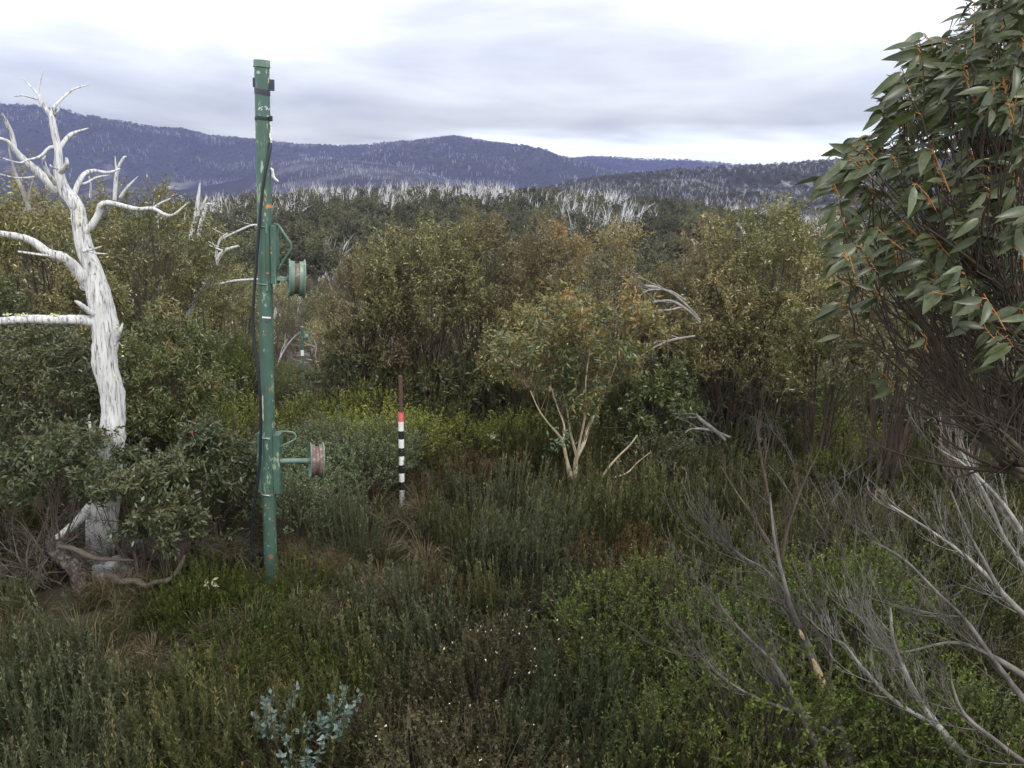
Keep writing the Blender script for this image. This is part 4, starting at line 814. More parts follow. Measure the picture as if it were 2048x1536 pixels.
# ------------------------------------------------------------------ near leaning tree on the right
def inpoly(x, y, poly):
    c = False; j = len(poly) - 1
    for i in range(len(poly)):
        if (poly[i][1] > y) != (poly[j][1] > y) and x < (poly[j][0] - poly[i][0]) * (y - poly[i][1]) / (poly[j][1] - poly[i][1]) + poly[i][0]: c = not c
        j = i
    return c
rng = np.random.default_rng(501)
nb_ = np.array([2.75, 1.9, 0.0]); nb_[2] = ground(nb_[0], nb_[1]) - .1
OLIVE = barkmat('olive brown limb bark', [(.3, (.035, .030, .022)), (.5, (.070, .061, .042)), (.7, (.13, .115, .07))], (10, 10, 4), tint=(.052, .040, .034), bump=.25)
nt_t = thing('snow_gum', 'near snow gum leaning in from the right, with large drooping leaves', 'tree', nb_)
g = Geo(); NODES = []
LM = [[(2180, 1130, 30, 2.5), (2080, 985, 27, 2.5), (1990, 905, 25, 2.5), (1915, 815, 22, 2.5), (1868, 735, 17, 2.5), (1800, 650, 10, 2.45), (1730, 560, 6, 2.4), (1690, 470, 3, 2.35)],
      [(2210, 960, 30, 2.6), (2100, 850, 24, 2.6), (1990, 745, 20, 2.65), (1930, 660, 16, 2.7), (1880, 560, 10, 2.7), (1830, 440, 6, 2.7), (1790, 300, 3, 2.6)],
      [(2200, 1060, 26, 2.7), (2090, 920, 22, 2.75), (2010, 800, 18, 2.8), (1950, 690, 12, 2.9), (1900, 600, 8, 3.0), (1850, 480, 5, 3.0), (1800, 380, 3, 3.0)],
      [(2230, 800, 26, 2.4), (2120, 640, 20, 2.35), (2040, 500, 15, 2.3), (1985, 350, 11, 2.3), (1950, 200, 7, 2.3), (1920, 60, 3, 2.3)],
      [(2260, 700, 26, 2.8), (2150, 480, 18, 2.8), (2080, 300, 12, 2.8), (2030, 120, 7, 2.8), (2000, -50, 4, 2.8)],
      [(2240, 900, 20, 2.3), (2130, 760, 16, 2.2), (2050, 650, 12, 2.15), (1960, 560, 8, 2.1), (1880, 500, 5, 2.05), (1800, 450, 3, 2.0)],
      [(2330, 700, 26, 3.0), (2300, 400, 20, 3.0), (2260, 100, 12, 3.0), (2200, -200, 6, 3.0)],
      [(2130, 1010, 14, 2.4), (2020, 880, 10, 2.3), (1900, 800, 8, 2.25), (1800, 740, 5, 2.2), (1720, 690, 3.5, 2.2), (1650, 660, 2, 2.15)]]
LM = [[(a[0] + 55 * (i > 2) * min(1, i / 6), *a[1:]) for i, a in enumerate(r)] for r in LM]
LIM = [(2055, -60), (1960, 40), (1860, 150), (1820, 240), (1790, 330), (1750, 420), (1720, 560), (1650, 700), (1650, 1700), (5000, 1700), (5000, -3000), (2055, -3000)]
for r in LM:
    f0 = r[0]; p0 = W(*f0[:2], f0[3]); dd = proj(p0)[2]
    s0 = np.vstack([[nb_ + [0, 0, .05]], [nb_ * .45 + p0 * .55 + [.12, 0, -.1]], [p0]])
    rr0 = f0[2] * .5 * dd / FPX
    tubes(g, spline(s0, 12), np.linspace(max(rr0 * 1.5, .035), rr0, 12), 10, t=0, rough=.03)
    s = limb(g, r, n=34, sides=9, y=r[0][3], t=0); NODES.append(s[8:, :4])
    for _ in range(22 if r[0][1] > 1000 or r[0][1] == 900 else 15):  # side twigs run up and to the left
        i = rng.integers(5, 32); p = s[i, :3]; d = nrm(s[min(i + 1, 33), :3] - s[i - 1, :3])
        e = proj(p + nrm(d + [-.15, 0, .3]) * .42)
        if not inpoly(e[0], e[1], LIM): continue
        bare(g, p, nrm(d + rng.normal(0, .45, 3) + [-.15, 0, .2]), rng.uniform(.22, .5), max(.003, s[i, 3] * .4), 1, (-.3, 0, .6), .5, (4, 4), .5, 9, .8, .09)
NODES = np.vstack(NODES)
CP_ = [(a + (60 if b < 230 else 18), b) for a, b in [(1985, -40), (1935, 25), (1890, 80), (1825, 120), (1790, 165), (1765, 215), (1772, 265), (1745, 300), (1728, 330), (1700, 370), (1690, 430), (1700, 480), (1680, 530), (1700, 590), (1790, 620), (1860, 640), (1960, 690), (2050, 740), (2700, 800), (2700, -500), (2000, -500)]]
cl = []
while len(cl) < 790:
    x, y = (rng.uniform(1660, 2080), rng.uniform(-40, 740)) if len(cl) < 430 else (rng.uniform(2050, 2700), rng.uniform(-500, 660))
    if inpoly(x, y, CP_) and ((y < 260 and rng.random() < .8) or rng.random() < .46 or x > 2080): cl.append((x, y, rng.uniform(1.95, 3.3)))
for q in [(1700, 615, 2.0), (1905, 590, 1.95), (1880, 600, 2.0), (1740, 640, 2.1), (1760, 700, 2.2), (1850, 700, 2.0), (2010, 660, 1.9), (2030, 700, 1.9), (1790, 780, 2.4), (1990, 740, 2.2), (1960, 480, 1.9), (2040, 480, 1.85), (1680, 400, 2.1), (1700, 470, 2.1)]: cl.append(q)
gl, go_ = Geo(), Geo()
for (x, y, dp) in cl:
    tip = W(x, y, dp); far_ = x < 1740 and y > 760
    j = np.argmin(np.linalg.norm((NODES[:, :3] - tip - [.22, 0, -.25]), axis=1)); s = NODES[j, :3]
    mid = s * .55 + tip * .45 + [-.02, 0, -.04]; u = np.linspace(0, 1, 7)[:, None]; P = s * (1 - u) ** 2 + 2 * mid * u * (1 - u) + tip * u ** 2
    P[1:-1] += rng.normal(0, .008, (5, 3))
    tubes(g, P, np.linspace(max(.0028, NODES[j, 3] * .3), .0016, 7), 4, t=.9)
    td = nrm(nrm(tip - s) + [-.1, 0, .35] + rng.normal(0, .25, 3)); tl = rng.uniform(.07, .13); e = tip + td * tl
    tubes(g if rng.random() < .7 else go_, np.array([tip, (tip + e) / 2 + rng.normal(0, .006, 3), e]), np.array([.0016, .0013, .0008]), 5, t=.9)
    n_ = rng.integers(6, 10) if y < 600 else 4
    ua = rng.uniform(0, 1, n_)[:, None]; pb = tip + (e - tip) * ua
    ld = nrm(np.array([-.62, -.05, -.50]) + rng.normal(0, .38, (n_, 3)) + td * .25)
    st = nrm(ld * .5 + td + rng.normal(0, .3, (n_, 3))); pl_ = .012; p1 = pb + st * pl_
    tubes(go_, np.stack([pb, (pb + p1) / 2, p1], 1), np.array([[.0012, .001, .001]]) * np.ones((n_, 1)), 3)
    L0 = rng.uniform(.040, .082, n_)
    biglleaves(gl, p1, ld, L0, L0 * rng.uniform(.24, .34, n_), np.clip(rng.normal(.45, .22, n_) + (rng.random() < .06) * .4, 0, 1), Nv=np.array([.25, -.6, .75]) + rng.normal(0, .45, (n_, 3)))
    if rng.random() < .2:                                        # bare bud twigs above the leaves
        q = e + nrm(rng.normal(0, .4, 3) + [-.2, 0, 1]) * rng.uniform(.03, .07); tubes(g, np.array([e, (e + q) / 2 + rng.normal(0, .004, 3), q]), np.array([.0012, .001, .0018]), 4, t=.9)
for _ in range(95):
    x, y_, dp = rng.uniform(1740, 2150), rng.uniform(560, 1000), rng.uniform(2.1, 3.0)
    if y_ > 620 + (x - 1700) * 1.1: continue
    tip = W(x, y_, dp); j = np.argmin(np.linalg.norm((NODES[:, :3] - tip - [.3, 0, -.18]), axis=1)); s = NODES[j, :3]
    mid = s * .5 + tip * .5 + rng.normal(0, .03, 3) + [0, 0, -.05]; u = np.linspace(0, 1, 9)[:, None]; P = s * (1 - u) ** 2 + 2 * mid * u * (1 - u) + tip * u ** 2
    P[1:-1] += rng.normal(0, .006, (7, 3)); tubes(g, P, np.linspace(max(.003, NODES[j, 3] * .3), .0013, 9), 4, t=.8)
    for k_ in range(3):
        i = rng.integers(3, 8); bare(g, P[i], nrm(P[i] - P[i - 1] + rng.normal(0, .5, 3) * .06), rng.uniform(.10, .28), .0022, 0, (-.2, 0, .8), .4, (3,), .5, 7, .9, .10)
for nm, gg, mt_ in (('trunk', g, OLIVE), ('crown', gl, M['gumnear']), ('leaf_stalks', go_, M['orange'])):
    me = gg.mesh(nm, mt_, nm != 'crown'); me.transform(Matrix.Translation(-Vector(nb_)))
    if nm == 'crown': me.polygons.foreach_set('use_smooth', np.ones(len(me.polygons), bool))
    obj(nm, me, nt_t)

# ------------------------------------------------------------------ bare dead shrubs, lower right
def wrow(rows, y): return [(r[0], r[1], r[2], r[3] if len(r) > 3 else y) for r in rows]
def bare_shrub(label, y, limbs, mat, seed, kids=13, ln=(.3, .6), bias=(-.25, 0, 1), d0=(-1, 0, .35), lev=2, t=0., nb=(4, 2), name='dead_shrub', flatn=.35, curve=.9, patch=None, r0=.45):
    global rng
    rng = np.random.default_rng(seed); RMIN[0] = .0017; g = Geo(); first = limbs[0][0]; b = W(first[0], first[1], first[3] if len(first) > 3 else y)
    for rows in limbs:
        s = limb(g, wrow(rows, y), n=26, sides=9, y=y, t=t)
        for _ in range(kids):
            i = rng.integers(4, 25); dd = nrm(s[i, :3] - s[i - 1, :3])
            bare(g, s[i, :3], nrm(np.array(d0) * .8 + dd * .6 + rng.normal(0, flatn, 3)), rng.uniform(*ln) * (1.15 - i / 60), np.clip(s[i, 3] * r0, .0030, .0058), lev, bias, curve, nb, .45, 9, t, .07)
    me = g.mesh(name, mat, True); me.transform(Matrix.Translation(-Vector(b))); return obj(name, me, None, b, label, 'dead shrub', 'bare shrubs at the lower right')
bare_shrub('bare grey shrub leaning left with a peeling cream patch on its trunk', 4.7,
  [[(1712, 1560, 26.6, 4.5), (1690, 1490, 25.2, 4.55), (1668, 1430, 22.2), (1645, 1370, 18.5), (1622, 1310, 16.3), (1603, 1265, 14.1), (1580, 1215, 12.6), (1572, 1180, 9.6), (1555, 1110, 6.7, 4.8), (1545, 1050, 4.4, 4.9), (1540, 985, 2.2, 5.0)],
   [(1652, 1545, 16.3, 4.3), (1625, 1475, 16.3, 4.35), (1598, 1415, 14.8, 4.4), (1575, 1375, 11.8, 4.4), (1545, 1325, 9.6, 4.4), (1500, 1280, 6.7, 4.4), (1455, 1230, 4.4, 4.4), (1410, 1170, 3.0, 4.4)],
   [(1665, 1470, 8.9, 4.5), (1610, 1430, 7.4, 4.45), (1560, 1415, 6.7, 4.4), (1500, 1390, 5.2, 4.3), (1440, 1350, 3.7, 4.25), (1400, 1305, 2.2, 4.2)],
   [(1575, 1190, 7.4, 4.75), (1530, 1140, 5.2, 4.75), (1480, 1110, 3.7, 4.7), (1430, 1060, 2.2, 4.7)],
   [(1655, 1390, 5.9, 4.7), (1662, 1330, 5.2), (1660, 1270, 3.7), (1655, 1220, 2.2)]], M['deadgrey'], 41, kids=17, ln=(.35, .75), nb=(4, 2), r0=.45)
g = Geo()
for r in ([(1648, 1378, 6, 4.66), (1643, 1362, 14, 4.65), (1633, 1338, 13, 4.65), (1624, 1316, 4, 4.67)], [(1608, 1279, 4, 4.67), (1603, 1270, 9, 4.66), (1597, 1258, 3, 4.67)]): limb(g, r, sides=10, y=4.65, rough=.1)
me = g.mesh('bare_wood', plain('exposed cream wood', (.42, .33, .19), .8)); sh0 = [o for o in bpy.data.objects if o.name.startswith('dead_shrub')][0]; me.transform(Matrix.Translation(-sh0.location)); obj('bare_wood', me, sh0)
bare_shrub('silver bare shrub with one straight white limb near the bottom right corner', 4.4,
  [[(1965, 1560, 20, 4.2), (1920, 1505, 17, 4.25), (1870, 1445, 14, 4.3), (1832, 1390, 12), (1812, 1350, 10), (1795, 1310, 10), (1785, 1275, 7), (1780, 1215, 4)],
   [(1870, 1450, 10, 4.3), (1800, 1410, 9), (1760, 1375, 8), (1720, 1330, 6), (1690, 1290, 4), (1665, 1278, 3)],
   [(1805, 1330, 7), (1770, 1300, 5), (1740, 1250, 4), (1732, 1235, 3)]], M['deadpale'], 42, kids=13, ln=(.25, .5))
bare_shrub('tangled dark grey bare shrub with curved twigs below the near leaning tree', 4.0,
  [[(2120, 1480, 18, 3.8), (2040, 1390, 13), (1980, 1310, 10), (1930, 1240, 8), (1880, 1190, 6), (1810, 1120, 5), (1740, 1080, 4)],
   [(2140, 1320, 16, 4.0), (2048, 1230, 12), (2000, 1180, 9), (1960, 1110, 8), (1930, 1050, 5), (1900, 980, 3)],
   [(2120, 1400, 18, 3.9), (2030, 1340, 12), (1960, 1300, 9), (1900, 1285, 6), (1830, 1300, 4), (1800, 1305, 3)],
   [(2150, 1560, 14, 3.8), (2060, 1530, 10), (1990, 1480, 8), (1930, 1430, 7), (1905, 1370, 4), (1900, 1330, 3)]], M['deadgrey'], 43, kids=10, r0=.4, ln=(.35, .75), d0=(-1, 0, .15))
bare_shrub('bleached pale twiggy shrub at the right edge above the dark tangled one', 5.4,
  [[(2130, 1250, 14, 5.4), (2060, 1150, 11), (2010, 1080, 8), (1980, 1010, 8), (1950, 950, 5), (1920, 900, 3)],
   [(2110, 1180, 18, 5.6), (2040, 1060, 12), (1990, 990, 8), (1930, 930, 5), (1880, 900, 3)],
   [(2120, 1300, 11, 5.0), (2020, 1200, 8), (1940, 1120, 8), (1860, 1060, 5), (1780, 1010, 3)]], M['deadpale'], 44, kids=11, ln=(.3, .6), d0=(-1, 0, .5))
bare_shrub('thin brown bare shrub in front of the dense grey green gum', 6.3,
  [[(1560, 1130, 9, 6.3), (1545, 1040, 8), (1530, 960, 6), (1520, 900, 4), (1515, 850, 2)], [(1560, 1130, 8, 6.3), (1580, 1040, 6), (1610, 960, 4), (1640, 900, 2)], [(1560, 1120, 7, 6.3), (1510, 1040, 5), (1470, 980, 3), (1440, 930, 2)]], M['darkbark'], 45, kids=9, ln=(.15, .35), d0=(0, 0, 1), bias=(0, 0, 1))
RMIN[0] = .0011
for (px, py, y, sd, lab) in [(1760, 880, 6.6, 51, 'grey brown dead thicket shrub behind the peeling bare shrub'), (1880, 900, 6.0, 52, 'dead thicket shrub in the shade of the near leaning tree'), (2000, 930, 5.6, 53, 'dead thicket shrub against the right edge of the view'),
      (1700, 860, 8.0, 54, 'leafless dark shrub right of the big gum stems'), (1820, 850, 7.6, 55, 'leafless brown shrub behind the thicket at right'), (1600, 860, 9.6, 56, 'grey leafless stems under the large dense gum'), (1400, 850, 11.0, 57, 'grey leafless stems under the shaded gum right of centre'), (1480, 850, 10.6, 58, 'dark leafless stems beside the weathered log pile')]:
    x = W(px, py, y)[0]; rng = np.random.default_rng(sd); g = Geo()
    for k_ in range(6):
        a = k_ * 1.05 + rng.random(); bare(g, (rng.normal(0, .08), rng.normal(0, .08), 0), (math.cos(a) * .7 - .25, math.sin(a) * .6, 1), rng.uniform(.9, 1.5) * (1 if y < 9 else 1.25), .008, 2, (-.6, 0, .2), .25, (6, 3), .75, 11, .3 * rng.random(), .15)
    obj('dead_shrub', g.mesh('dead_shrub', M['deadgrey'], True), None, (x, y, ground(x, y)), lab, 'dead shrub', 'leafless thicket shrubs')
# twig tangle around the boulders at the left
for (px, py, y, sd, d0, lab) in [(250, 1170, 6.9, 61, (.3, 0, .6), 'tangle of fine grey twigs around the boulders at the dead tree foot'), (80, 1170, 6.6, 62, (-.4, 0, .6), 'tangle of dark twigs left of the arched log'), (390, 1130, 7.3, 63, (.1, 0, .6), 'brown twiggy shrub between the boulders and the pylon'), (60, 1010, 7.0, 64, (.5, -.1, .5), 'brown branches fanning right at the left edge below the level limb')]:
    x = W(px, py, y)[0]; rng = np.random.default_rng(sd); g = Geo()
    for k_ in range(12):
        a = k_ * .7; bare(g, (rng.normal(0, .12), rng.normal(0, .08), .05), (math.cos(a) * .9 + d0[0], math.sin(a) * .4 + d0[1], d0[2] + rng.normal(0, .3)), rng.uniform(.5, 1.0), .008, 2, (0, 0, -.1), .5, (8, 6), .6, 9, .3, .14)
    obj('twig_tangle', g.mesh('twigs', M['deadgrey'], True), None, (x, y, ground(x, y)), lab, 'dead shrub', 'twig tangles at the dead tree foot')

# dead wood in the middle distance
def deadwood(name, label, y, limbs, mat=M['deadwhite'], cat='dead tree', kids=0, group=None, seed=1, d0=(-1, 0, .1)):
    global rng
    rng = np.random.default_rng(seed); g = Geo(); f0 = limbs[0][0]; b = W(f0[0], f0[1], f0[3] if len(f0) > 3 else y)
    for rows in limbs:
        s = limb(g, wrow(rows, y), sides=7, y=y)
        for _ in range(kids):
            i = rng.integers(1, len(s) - 1); bare(g, s[i, :3], np.array(d0) + rng.normal(0, .4, 3), rng.uniform(.02, .05) * y, max(.004, s[i, 3] * .5), 1, (0, 0, 1), .3, (3, 3), .5, 7, 0, .12)
    me = g.mesh(name, mat, True); me.transform(Matrix.Translation(-Vector(b))); return obj(name, me, None, b, label, cat, group)
deadwood('dead_branches', 'fallen bleached white branches lying across the scrub right of the cream gum', 11.0,
  [[(1400, 640, 5), (1375, 620, 6), (1345, 603, 6), (1310, 604, 5), (1270, 612, 3)], [(1400, 645, 5), (1370, 616, 5), (1340, 620, 4), (1310, 622, 4), (1285, 628, 2)], [(1395, 632, 5), (1350, 590, 5), (1315, 575, 4), (1290, 570, 2)], [(1390, 672, 4), (1345, 680, 6), (1315, 692, 5), (1290, 706, 2)], [(1370, 600, 4), (1340, 582, 4), (1300, 580, 3), (1275, 595, 2)]], kids=3, seed=5, mat=M['deadpale'])
deadwood('dead_snag', 'bare white fork sticking up from the yellow green gum crown right of centre', 14.2, [[(1500, 620, 7), (1497, 560, 7), (1492, 510, 7), (1489, 470, 6), (1482, 455, 4), (1473, 445, 2)], [(1498, 530, 5), (1505, 500, 4), (1513, 485, 2)]])
deadwood('dead_snag', 'pale weathered log pile lying low in the scrub under the dark gum stems', 9.3, [[(1450, 880, 8), (1430, 862, 9), (1400, 838, 8), (1392, 826, 4)], [(1460, 875, 6), (1420, 860, 6), (1385, 858, 4), (1370, 866, 2)]], cat='log', mat=M['deadgrey'], kids=2)
deadwood('dead_snag', 'leaning grey dead trunk with two long twigs reaching the tall pylon', 14.2, [[(372, 640, 12), (392, 600, 14), (420, 560, 12), (435, 520, 10), (450, 500, 8), (478, 492, 4)], [(405, 580, 7), (428, 540, 7), (432, 510, 5), (440, 480, 4), (455, 466, 3)], [(415, 575, 5), (440, 568, 5), (470, 562, 5), (520, 558, 4)], [(440, 480, 3), (470, 465, 4), (500, 452, 4), (522, 449, 3)]], kids=2)
deadwood('dead_snag', 'thin forked white snag behind the right limbs of the large dead tree', 12.5, [[(228, 400, 8), (230, 377, 8), (234, 343, 7), (247, 316, 5), (254, 313, 2)], [(234, 345, 5), (231, 330, 4), (230, 313, 2)]])
deadwood('dead_snag', 'slanted white snag poking out of the gum crown right of the large dead tree', 12.8, [[(240, 395, 7), (255, 375, 6), (276, 353, 2)], [(180, 395, 5), (181, 370, 4), (178, 352, 3)]])
deadwood('dead_snag', 'pair of stout white snags standing between the large dead tree and the pylon', 15, [[(380, 480, 9), (390, 440, 9), (396, 400, 8), (400, 366, 3)], [(392, 440, 8), (402, 420, 7), (414, 392, 3)], [(396, 470, 7), (405, 435, 8), (414, 410, 6), (424, 408, 2)]])
deadwood('dead_snag', 'short broken white snags low behind the right limb tips of the large dead tree', 14.6, [[(305, 442, 5), (322, 425, 5), (330, 415, 3)], [(315, 445, 6), (335, 425, 6), (350, 415, 3)], [(322, 445, 4), (338, 432, 4)]])
deadwood('dead_snag', 'grey dead stem at the far left edge behind the forked white limb', 10.5, [[(60, 420, 9), (45, 380, 8), (30, 345, 6), (20, 310, 4), (17, 290, 2)], [(55, 410, 5), (60, 385, 4), (68, 350, 2)]], mat=M['deadpale'])
deadwood('dead_snag', 'heap of pale dead branches beside the cleared line beyond the green bushes', 20, [[(676, 796, 4), (668, 785, 5), (655, 765, 3), (648, 757, 2)], [(672, 795, 4), (660, 783, 4), (645, 784, 2)], [(715, 780, 3), (710, 760, 4), (703, 750, 2)], [(708, 778, 3), (695, 770, 4), (680, 762, 3), (676, 745, 2)], [(690, 790, 3), (678, 765, 4), (668, 762, 3), (650, 758, 2)]], kids=2, cat='branches', mat=M['deadpale'], seed=8)
deadwood('dead_snag', 'dead branches with curved tips just right of the distant green pylon', 37, [[(640, 745, 4), (634, 728, 4), (628, 722, 3), (612, 718, 2)], [(640, 740, 3), (648, 725, 3), (645, 705, 2)], [(630, 715, 2), (632, 695, 3), (629, 680, 2)], [(632, 695, 3), (620, 690, 2), (608, 692, 2)], [(632, 695, 2), (626, 700, 2), (621, 712, 1.5)]], kids=2, cat='branches', mat=M['deadpale'], seed=9)

# ------------------------------------------------------------------ low shrubs of the heath
MESH = {
 'heath': [heath(s, M['heath'], brown=.42) for s in (101, 102, 103, 104, 105)],
 'grey': [heath(s, M['heathgrey'], H=.85, brown=.45, npl=52) for s in (111, 112, 113)],
 'green': [heath(s, M['heathgreen'], H=.42, Rr=.40, npl=85, nl=36, brown=.5, nlen=.022) for s in (121, 122, 123)],
 'dark': [heath(s, M['heathdark'], H=.8, npl=60, brown=.35) for s in (131, 132)],
 'rust': [heath(s, M['heathrust'], H=.6, brown=.4) for s in (141, 142)],
 'leafy': [bush(s, M['leafy'], H=.8, Rr=.42, nsp=230, nl=17) for s in (151, 152, 153, 154)],
 'lime': [bush(s, M['lime'], H=.8, Rr=.42, nsp=230, nl=17) for s in (155, 156, 157)],
 'pale': [bush(s, M['leafypale'], H=.75, Rr=.40, nsp=200, nl=18, ll=.03, lw=.012) for s in (161, 162, 163)],
 'sprout': [bush(s, M['gumshrub'], H=.9, Rr=.5, nsp=105, nl=9, ll=.058, lw=.018, droop=.3) for s in (171, 172, 173)],
}
rng = np.random.default_rng(181)
BRZ = [bush(s, M['bronze'], H=.62, Rr=.40, nsp=230, nl=16, ll=.024, lw=.013, flow=f) for s, f in ((181, 34), (182, 12), (183, 5))]
def in_e(px, py, e): return ((px - e[0]) / e[2]) ** 2 + ((py - e[1]) / e[3]) ** 2 < 1
ZONES = [('pale', [(615, 925, 75, 70), (720, 912, 90, 28), (560, 960, 50, 60), (480, 905, 60, 40)]),
 ('leafy', [(730, 850, 130, 60), (640, 830, 70, 40), (430, 850, 60, 35), (980, 862, 60, 25), (1290, 1240, 150, 110), (1370, 1370, 150, 130), (1640, 1190, 150, 90), (1800, 1210, 100, 70), (1650, 900, 60, 45), (1500, 1250, 110, 110), (1600, 1340, 130, 120), (1850, 1420, 120, 130)]),
 ('bronze', [(870, 1390, 130, 95), (960, 1290, 85, 75), (800, 1480, 140, 60), (1000, 1400, 60, 90)]),
 ('rust', [(1010, 905, 110, 38), (930, 1170, 55, 40), (640, 1115, 45, 30), (1260, 1080, 60, 25)]),
 ('green', [(430, 1235, 175, 95), (330, 1190, 120, 50), (560, 1200, 60, 50), (400, 1490, 110, 60), (620, 1330, 70, 60)]),
 ('dark', [(1080, 1470, 90, 80), (1230, 1480, 60, 60), (30, 1400, 60, 120), (1990, 1500, 100, 80), (1750, 1500, 90, 60), (930, 1160, 10, 10)]),
 ('grey', [(860, 1230, 110, 110), (1150, 1250, 80, 110), (1210, 1420, 110, 90), (130, 1400, 110, 110), (960, 960, 180, 40), (700, 1000, 90, 40), (1100, 1090, 140, 70)]),
 ('sprout', [(60, 880, 150, 60), (150, 900, 60, 60), (1330, 860, 60, 50), (470, 980, 50, 60)])]
LAB = {'heath': ('heath_shrub', 'brown heath shrub'), 'grey': ('heath_shrub', 'grey plumed shrub'), 'green': ('heath_shrub', 'low bright green shrub'), 'dark': ('heath_shrub', 'dark blue green shrub'),
 'rust': ('heath_shrub', 'rusty brown heath shrub'), 'leafy': ('leafy_bush', 'lime green bush'), 'pale': ('leafy_bush', 'pale sage bush'), 'bronze': ('flowering_bush', 'bronze flowering bush'), 'sprout': ('gum_regrowth', 'low leafy gum regrowth')}
def where(px, py):
    v = ['at the far heath edge', 'on the far heath', 'on the middle heath', 'on the nearer heath', 'in the near heath', 'low in the view', 'along the bottom edge'][int(np.searchsorted([930, 1010, 1100, 1210, 1330, 1440], py))]
    h = ['below the forked dead tree', 'right of the forked dead tree', 'left of the tall pylon', 'right of the tall pylon', 'left of the striped stake', 'right of the striped stake', 'left of the cream gum', 'below the cream gum', 'right of the cream gum', 'left of the peeling shrub', 'behind the peeling shrub', 'right of the peeling shrub', 'near the right edge'][int(np.searchsorted([180, 330, 520, 640, 790, 900, 1060, 1200, 1340, 1460, 1620, 1800], px))]
    return v + ', ' + h
def single_out(items, rows=('front', 'middle', 'back')):
    """items: (object, base label, px, depth); things that share a base label get their place among each other"""
    d = {}
    for q in items: d.setdefault(q[1], []).append(q)
    for lab, qs in d.items():
        if len(qs) == 1: qs[0][0]['label'] = lab; continue
        qs.sort(key=lambda q: q[3]); nr = 1 if len(qs) <= 3 else (2 if len(qs) <= 6 else 3)
        for r_i, part in enumerate(np.array_split(np.arange(len(qs)), nr)):
            row = sorted([qs[k] for k in part], key=lambda q: q[2]); nm = '' if nr == 1 else (rows[0] if r_i == 0 else rows[-1] if r_i == nr - 1 else rows[1])
            ps = {1: [''], 2: ['left', 'right'], 3: ['left', 'centre', 'right'], 4: ['far left', 'left', 'right', 'far right']}.get(len(row))
            for k, q in enumerate(row):
                w_ = ps[k] if ps else ('left' if k < len(row) / 2 else 'right')
                q[0]['label'] = ' '.join(x for x in (nm, w_, lab) if x)
rng = np.random.default_rng(900); cnt = {}; ITEMS = []; GX = []
y = 3.0
while y < 14.5:
    sp = np.interp(y, [3, 6, 10, 14], [.44, .50, .58, .68]); xw = .72 * y + 1.2; nx = int(2 * xw / sp)
    for i in range(nx):
        x = -xw + (i + .5) * sp + rng.uniform(-.4, .4) * sp; yy = y + rng.uniform(-.4, .4) * sp
        gz = ground(x, yy)
        px, py, dpt = proj((x, yy, gz + .55)); pxb, pyb, _ = proj((x, yy, gz))
        pyt = proj((x, yy, gz + .9))[1]
        if px < -110 or px > 2160 or pyt > 1580: continue
        kind = 'heath'
        for nm, es in ZONES:
            if any(in_e(px, py, e) for e in es): kind = nm; break
        # keep pylon foot, grass gap, stake front and boulders clear
        if math.hypot(x - Bp[0], yy - Bp[1]) < .30: continue
        if 480 < px < 610 and yy < Bp[1] and py > 1080 and kind != 'green': kind = 'green'
        if in_e(px, py, (470, 1440, 75, 110)) and py > 1380: continue
        if in_e(px, py, (640, 1110, 75, 50)) and rng.random() < .6: continue
        if in_e(px, pyb, (180, 1190, 130, 70)) or in_e(px, py, (230, 1080, 230, 105)):
            if px > 270 and py > 1080: kind = 'green'
            else: continue
        if kind == 'green': GX.append((x + rng.normal(0, .15), yy + rng.normal(0, .15)))
        if any(in_e(px, py, q) for q in ((540, 1455, 62, 60), (680, 1455, 66, 62), (600, 1530, 70, 35))): continue
        s = rng.uniform(.8, 1.3); sz_ = s * rng.uniform(.7, 1.12)
        if kind in ('heath', 'grey', 'dark') and px < 620 and py > 1010 and py < 1260: s *= .6; sz_ *= .45
        if in_e(px, py, (800, 1090, 110, 90)) and kind == 'heath' and yy < 8.7: sz_ *= .75
        if abs(px - 803) < 70 and 6.4 < yy < 8.95: sz_ *= .34; s *= .8
        if math.hypot(x - sb[0], (yy - sb[1]) * .8) < .2 : continue
        if 1075 < px < 1300 and 8.2 < yy < 10.1: s *= .75; sz_ *= .42
        if 470 < px < 620 and Bp[1] - 1.1 < yy < Bp[1] + .1: s *= .8; sz_ *= .6
        if 545 < px < 680 and yy > 11.5: s *= .7; sz_ *= .55
        if kind == 'leafy' and yy > 9: s *= 1.15
        if kind == 'bronze':
            me, mf = BRZ[0] if in_e(px, py, (960, 1290, 90, 80)) else BRZ[1 + rng.integers(0, 2)]
        else: mk = 'lime' if kind == 'leafy' and py < 960 else kind; me, mf = MESH[mk][rng.integers(0, len(MESH[mk]))], None
        nm, lab = LAB[kind]
        o = obj(nm, me, None, (x, yy, gz - .04), lab + ' ' + where(px, py), 'bush' if 'bush' in nm else ('sapling' if nm == 'gum_regrowth' else 'shrub'), (lab + 'es') if lab.endswith('bush') else (lab + 's'))
        ITEMS.append((o, lab + ' ' + where(px, py), px, dpt))
        o.rotation_euler = (rng.normal(0, .09), rng.normal(0, .09), rng.uniform(0, 6.28)); o.scale = (s, s, sz_)
        if mf: obj('flowers', mf, o)
        cnt[kind] = cnt.get(kind, 0) + 1
    y += sp
for x, yy in GX:
    gz = ground(x, yy); px, py, dpt = proj((x, yy, gz + .3)); o = obj('heath_shrub', MESH['green'][rng.integers(0, 3)], None, (x, yy, gz - .03), 'x', 'shrub', 'low bright green shrubs'); s = rng.uniform(.9, 1.3); o.scale = (s, s, s); o.rotation_euler = (0, 0, rng.uniform(0, 6.28)); ITEMS.append((o, 'low bright green shrub ' + where(px, py), px, dpt))
single_out(ITEMS)
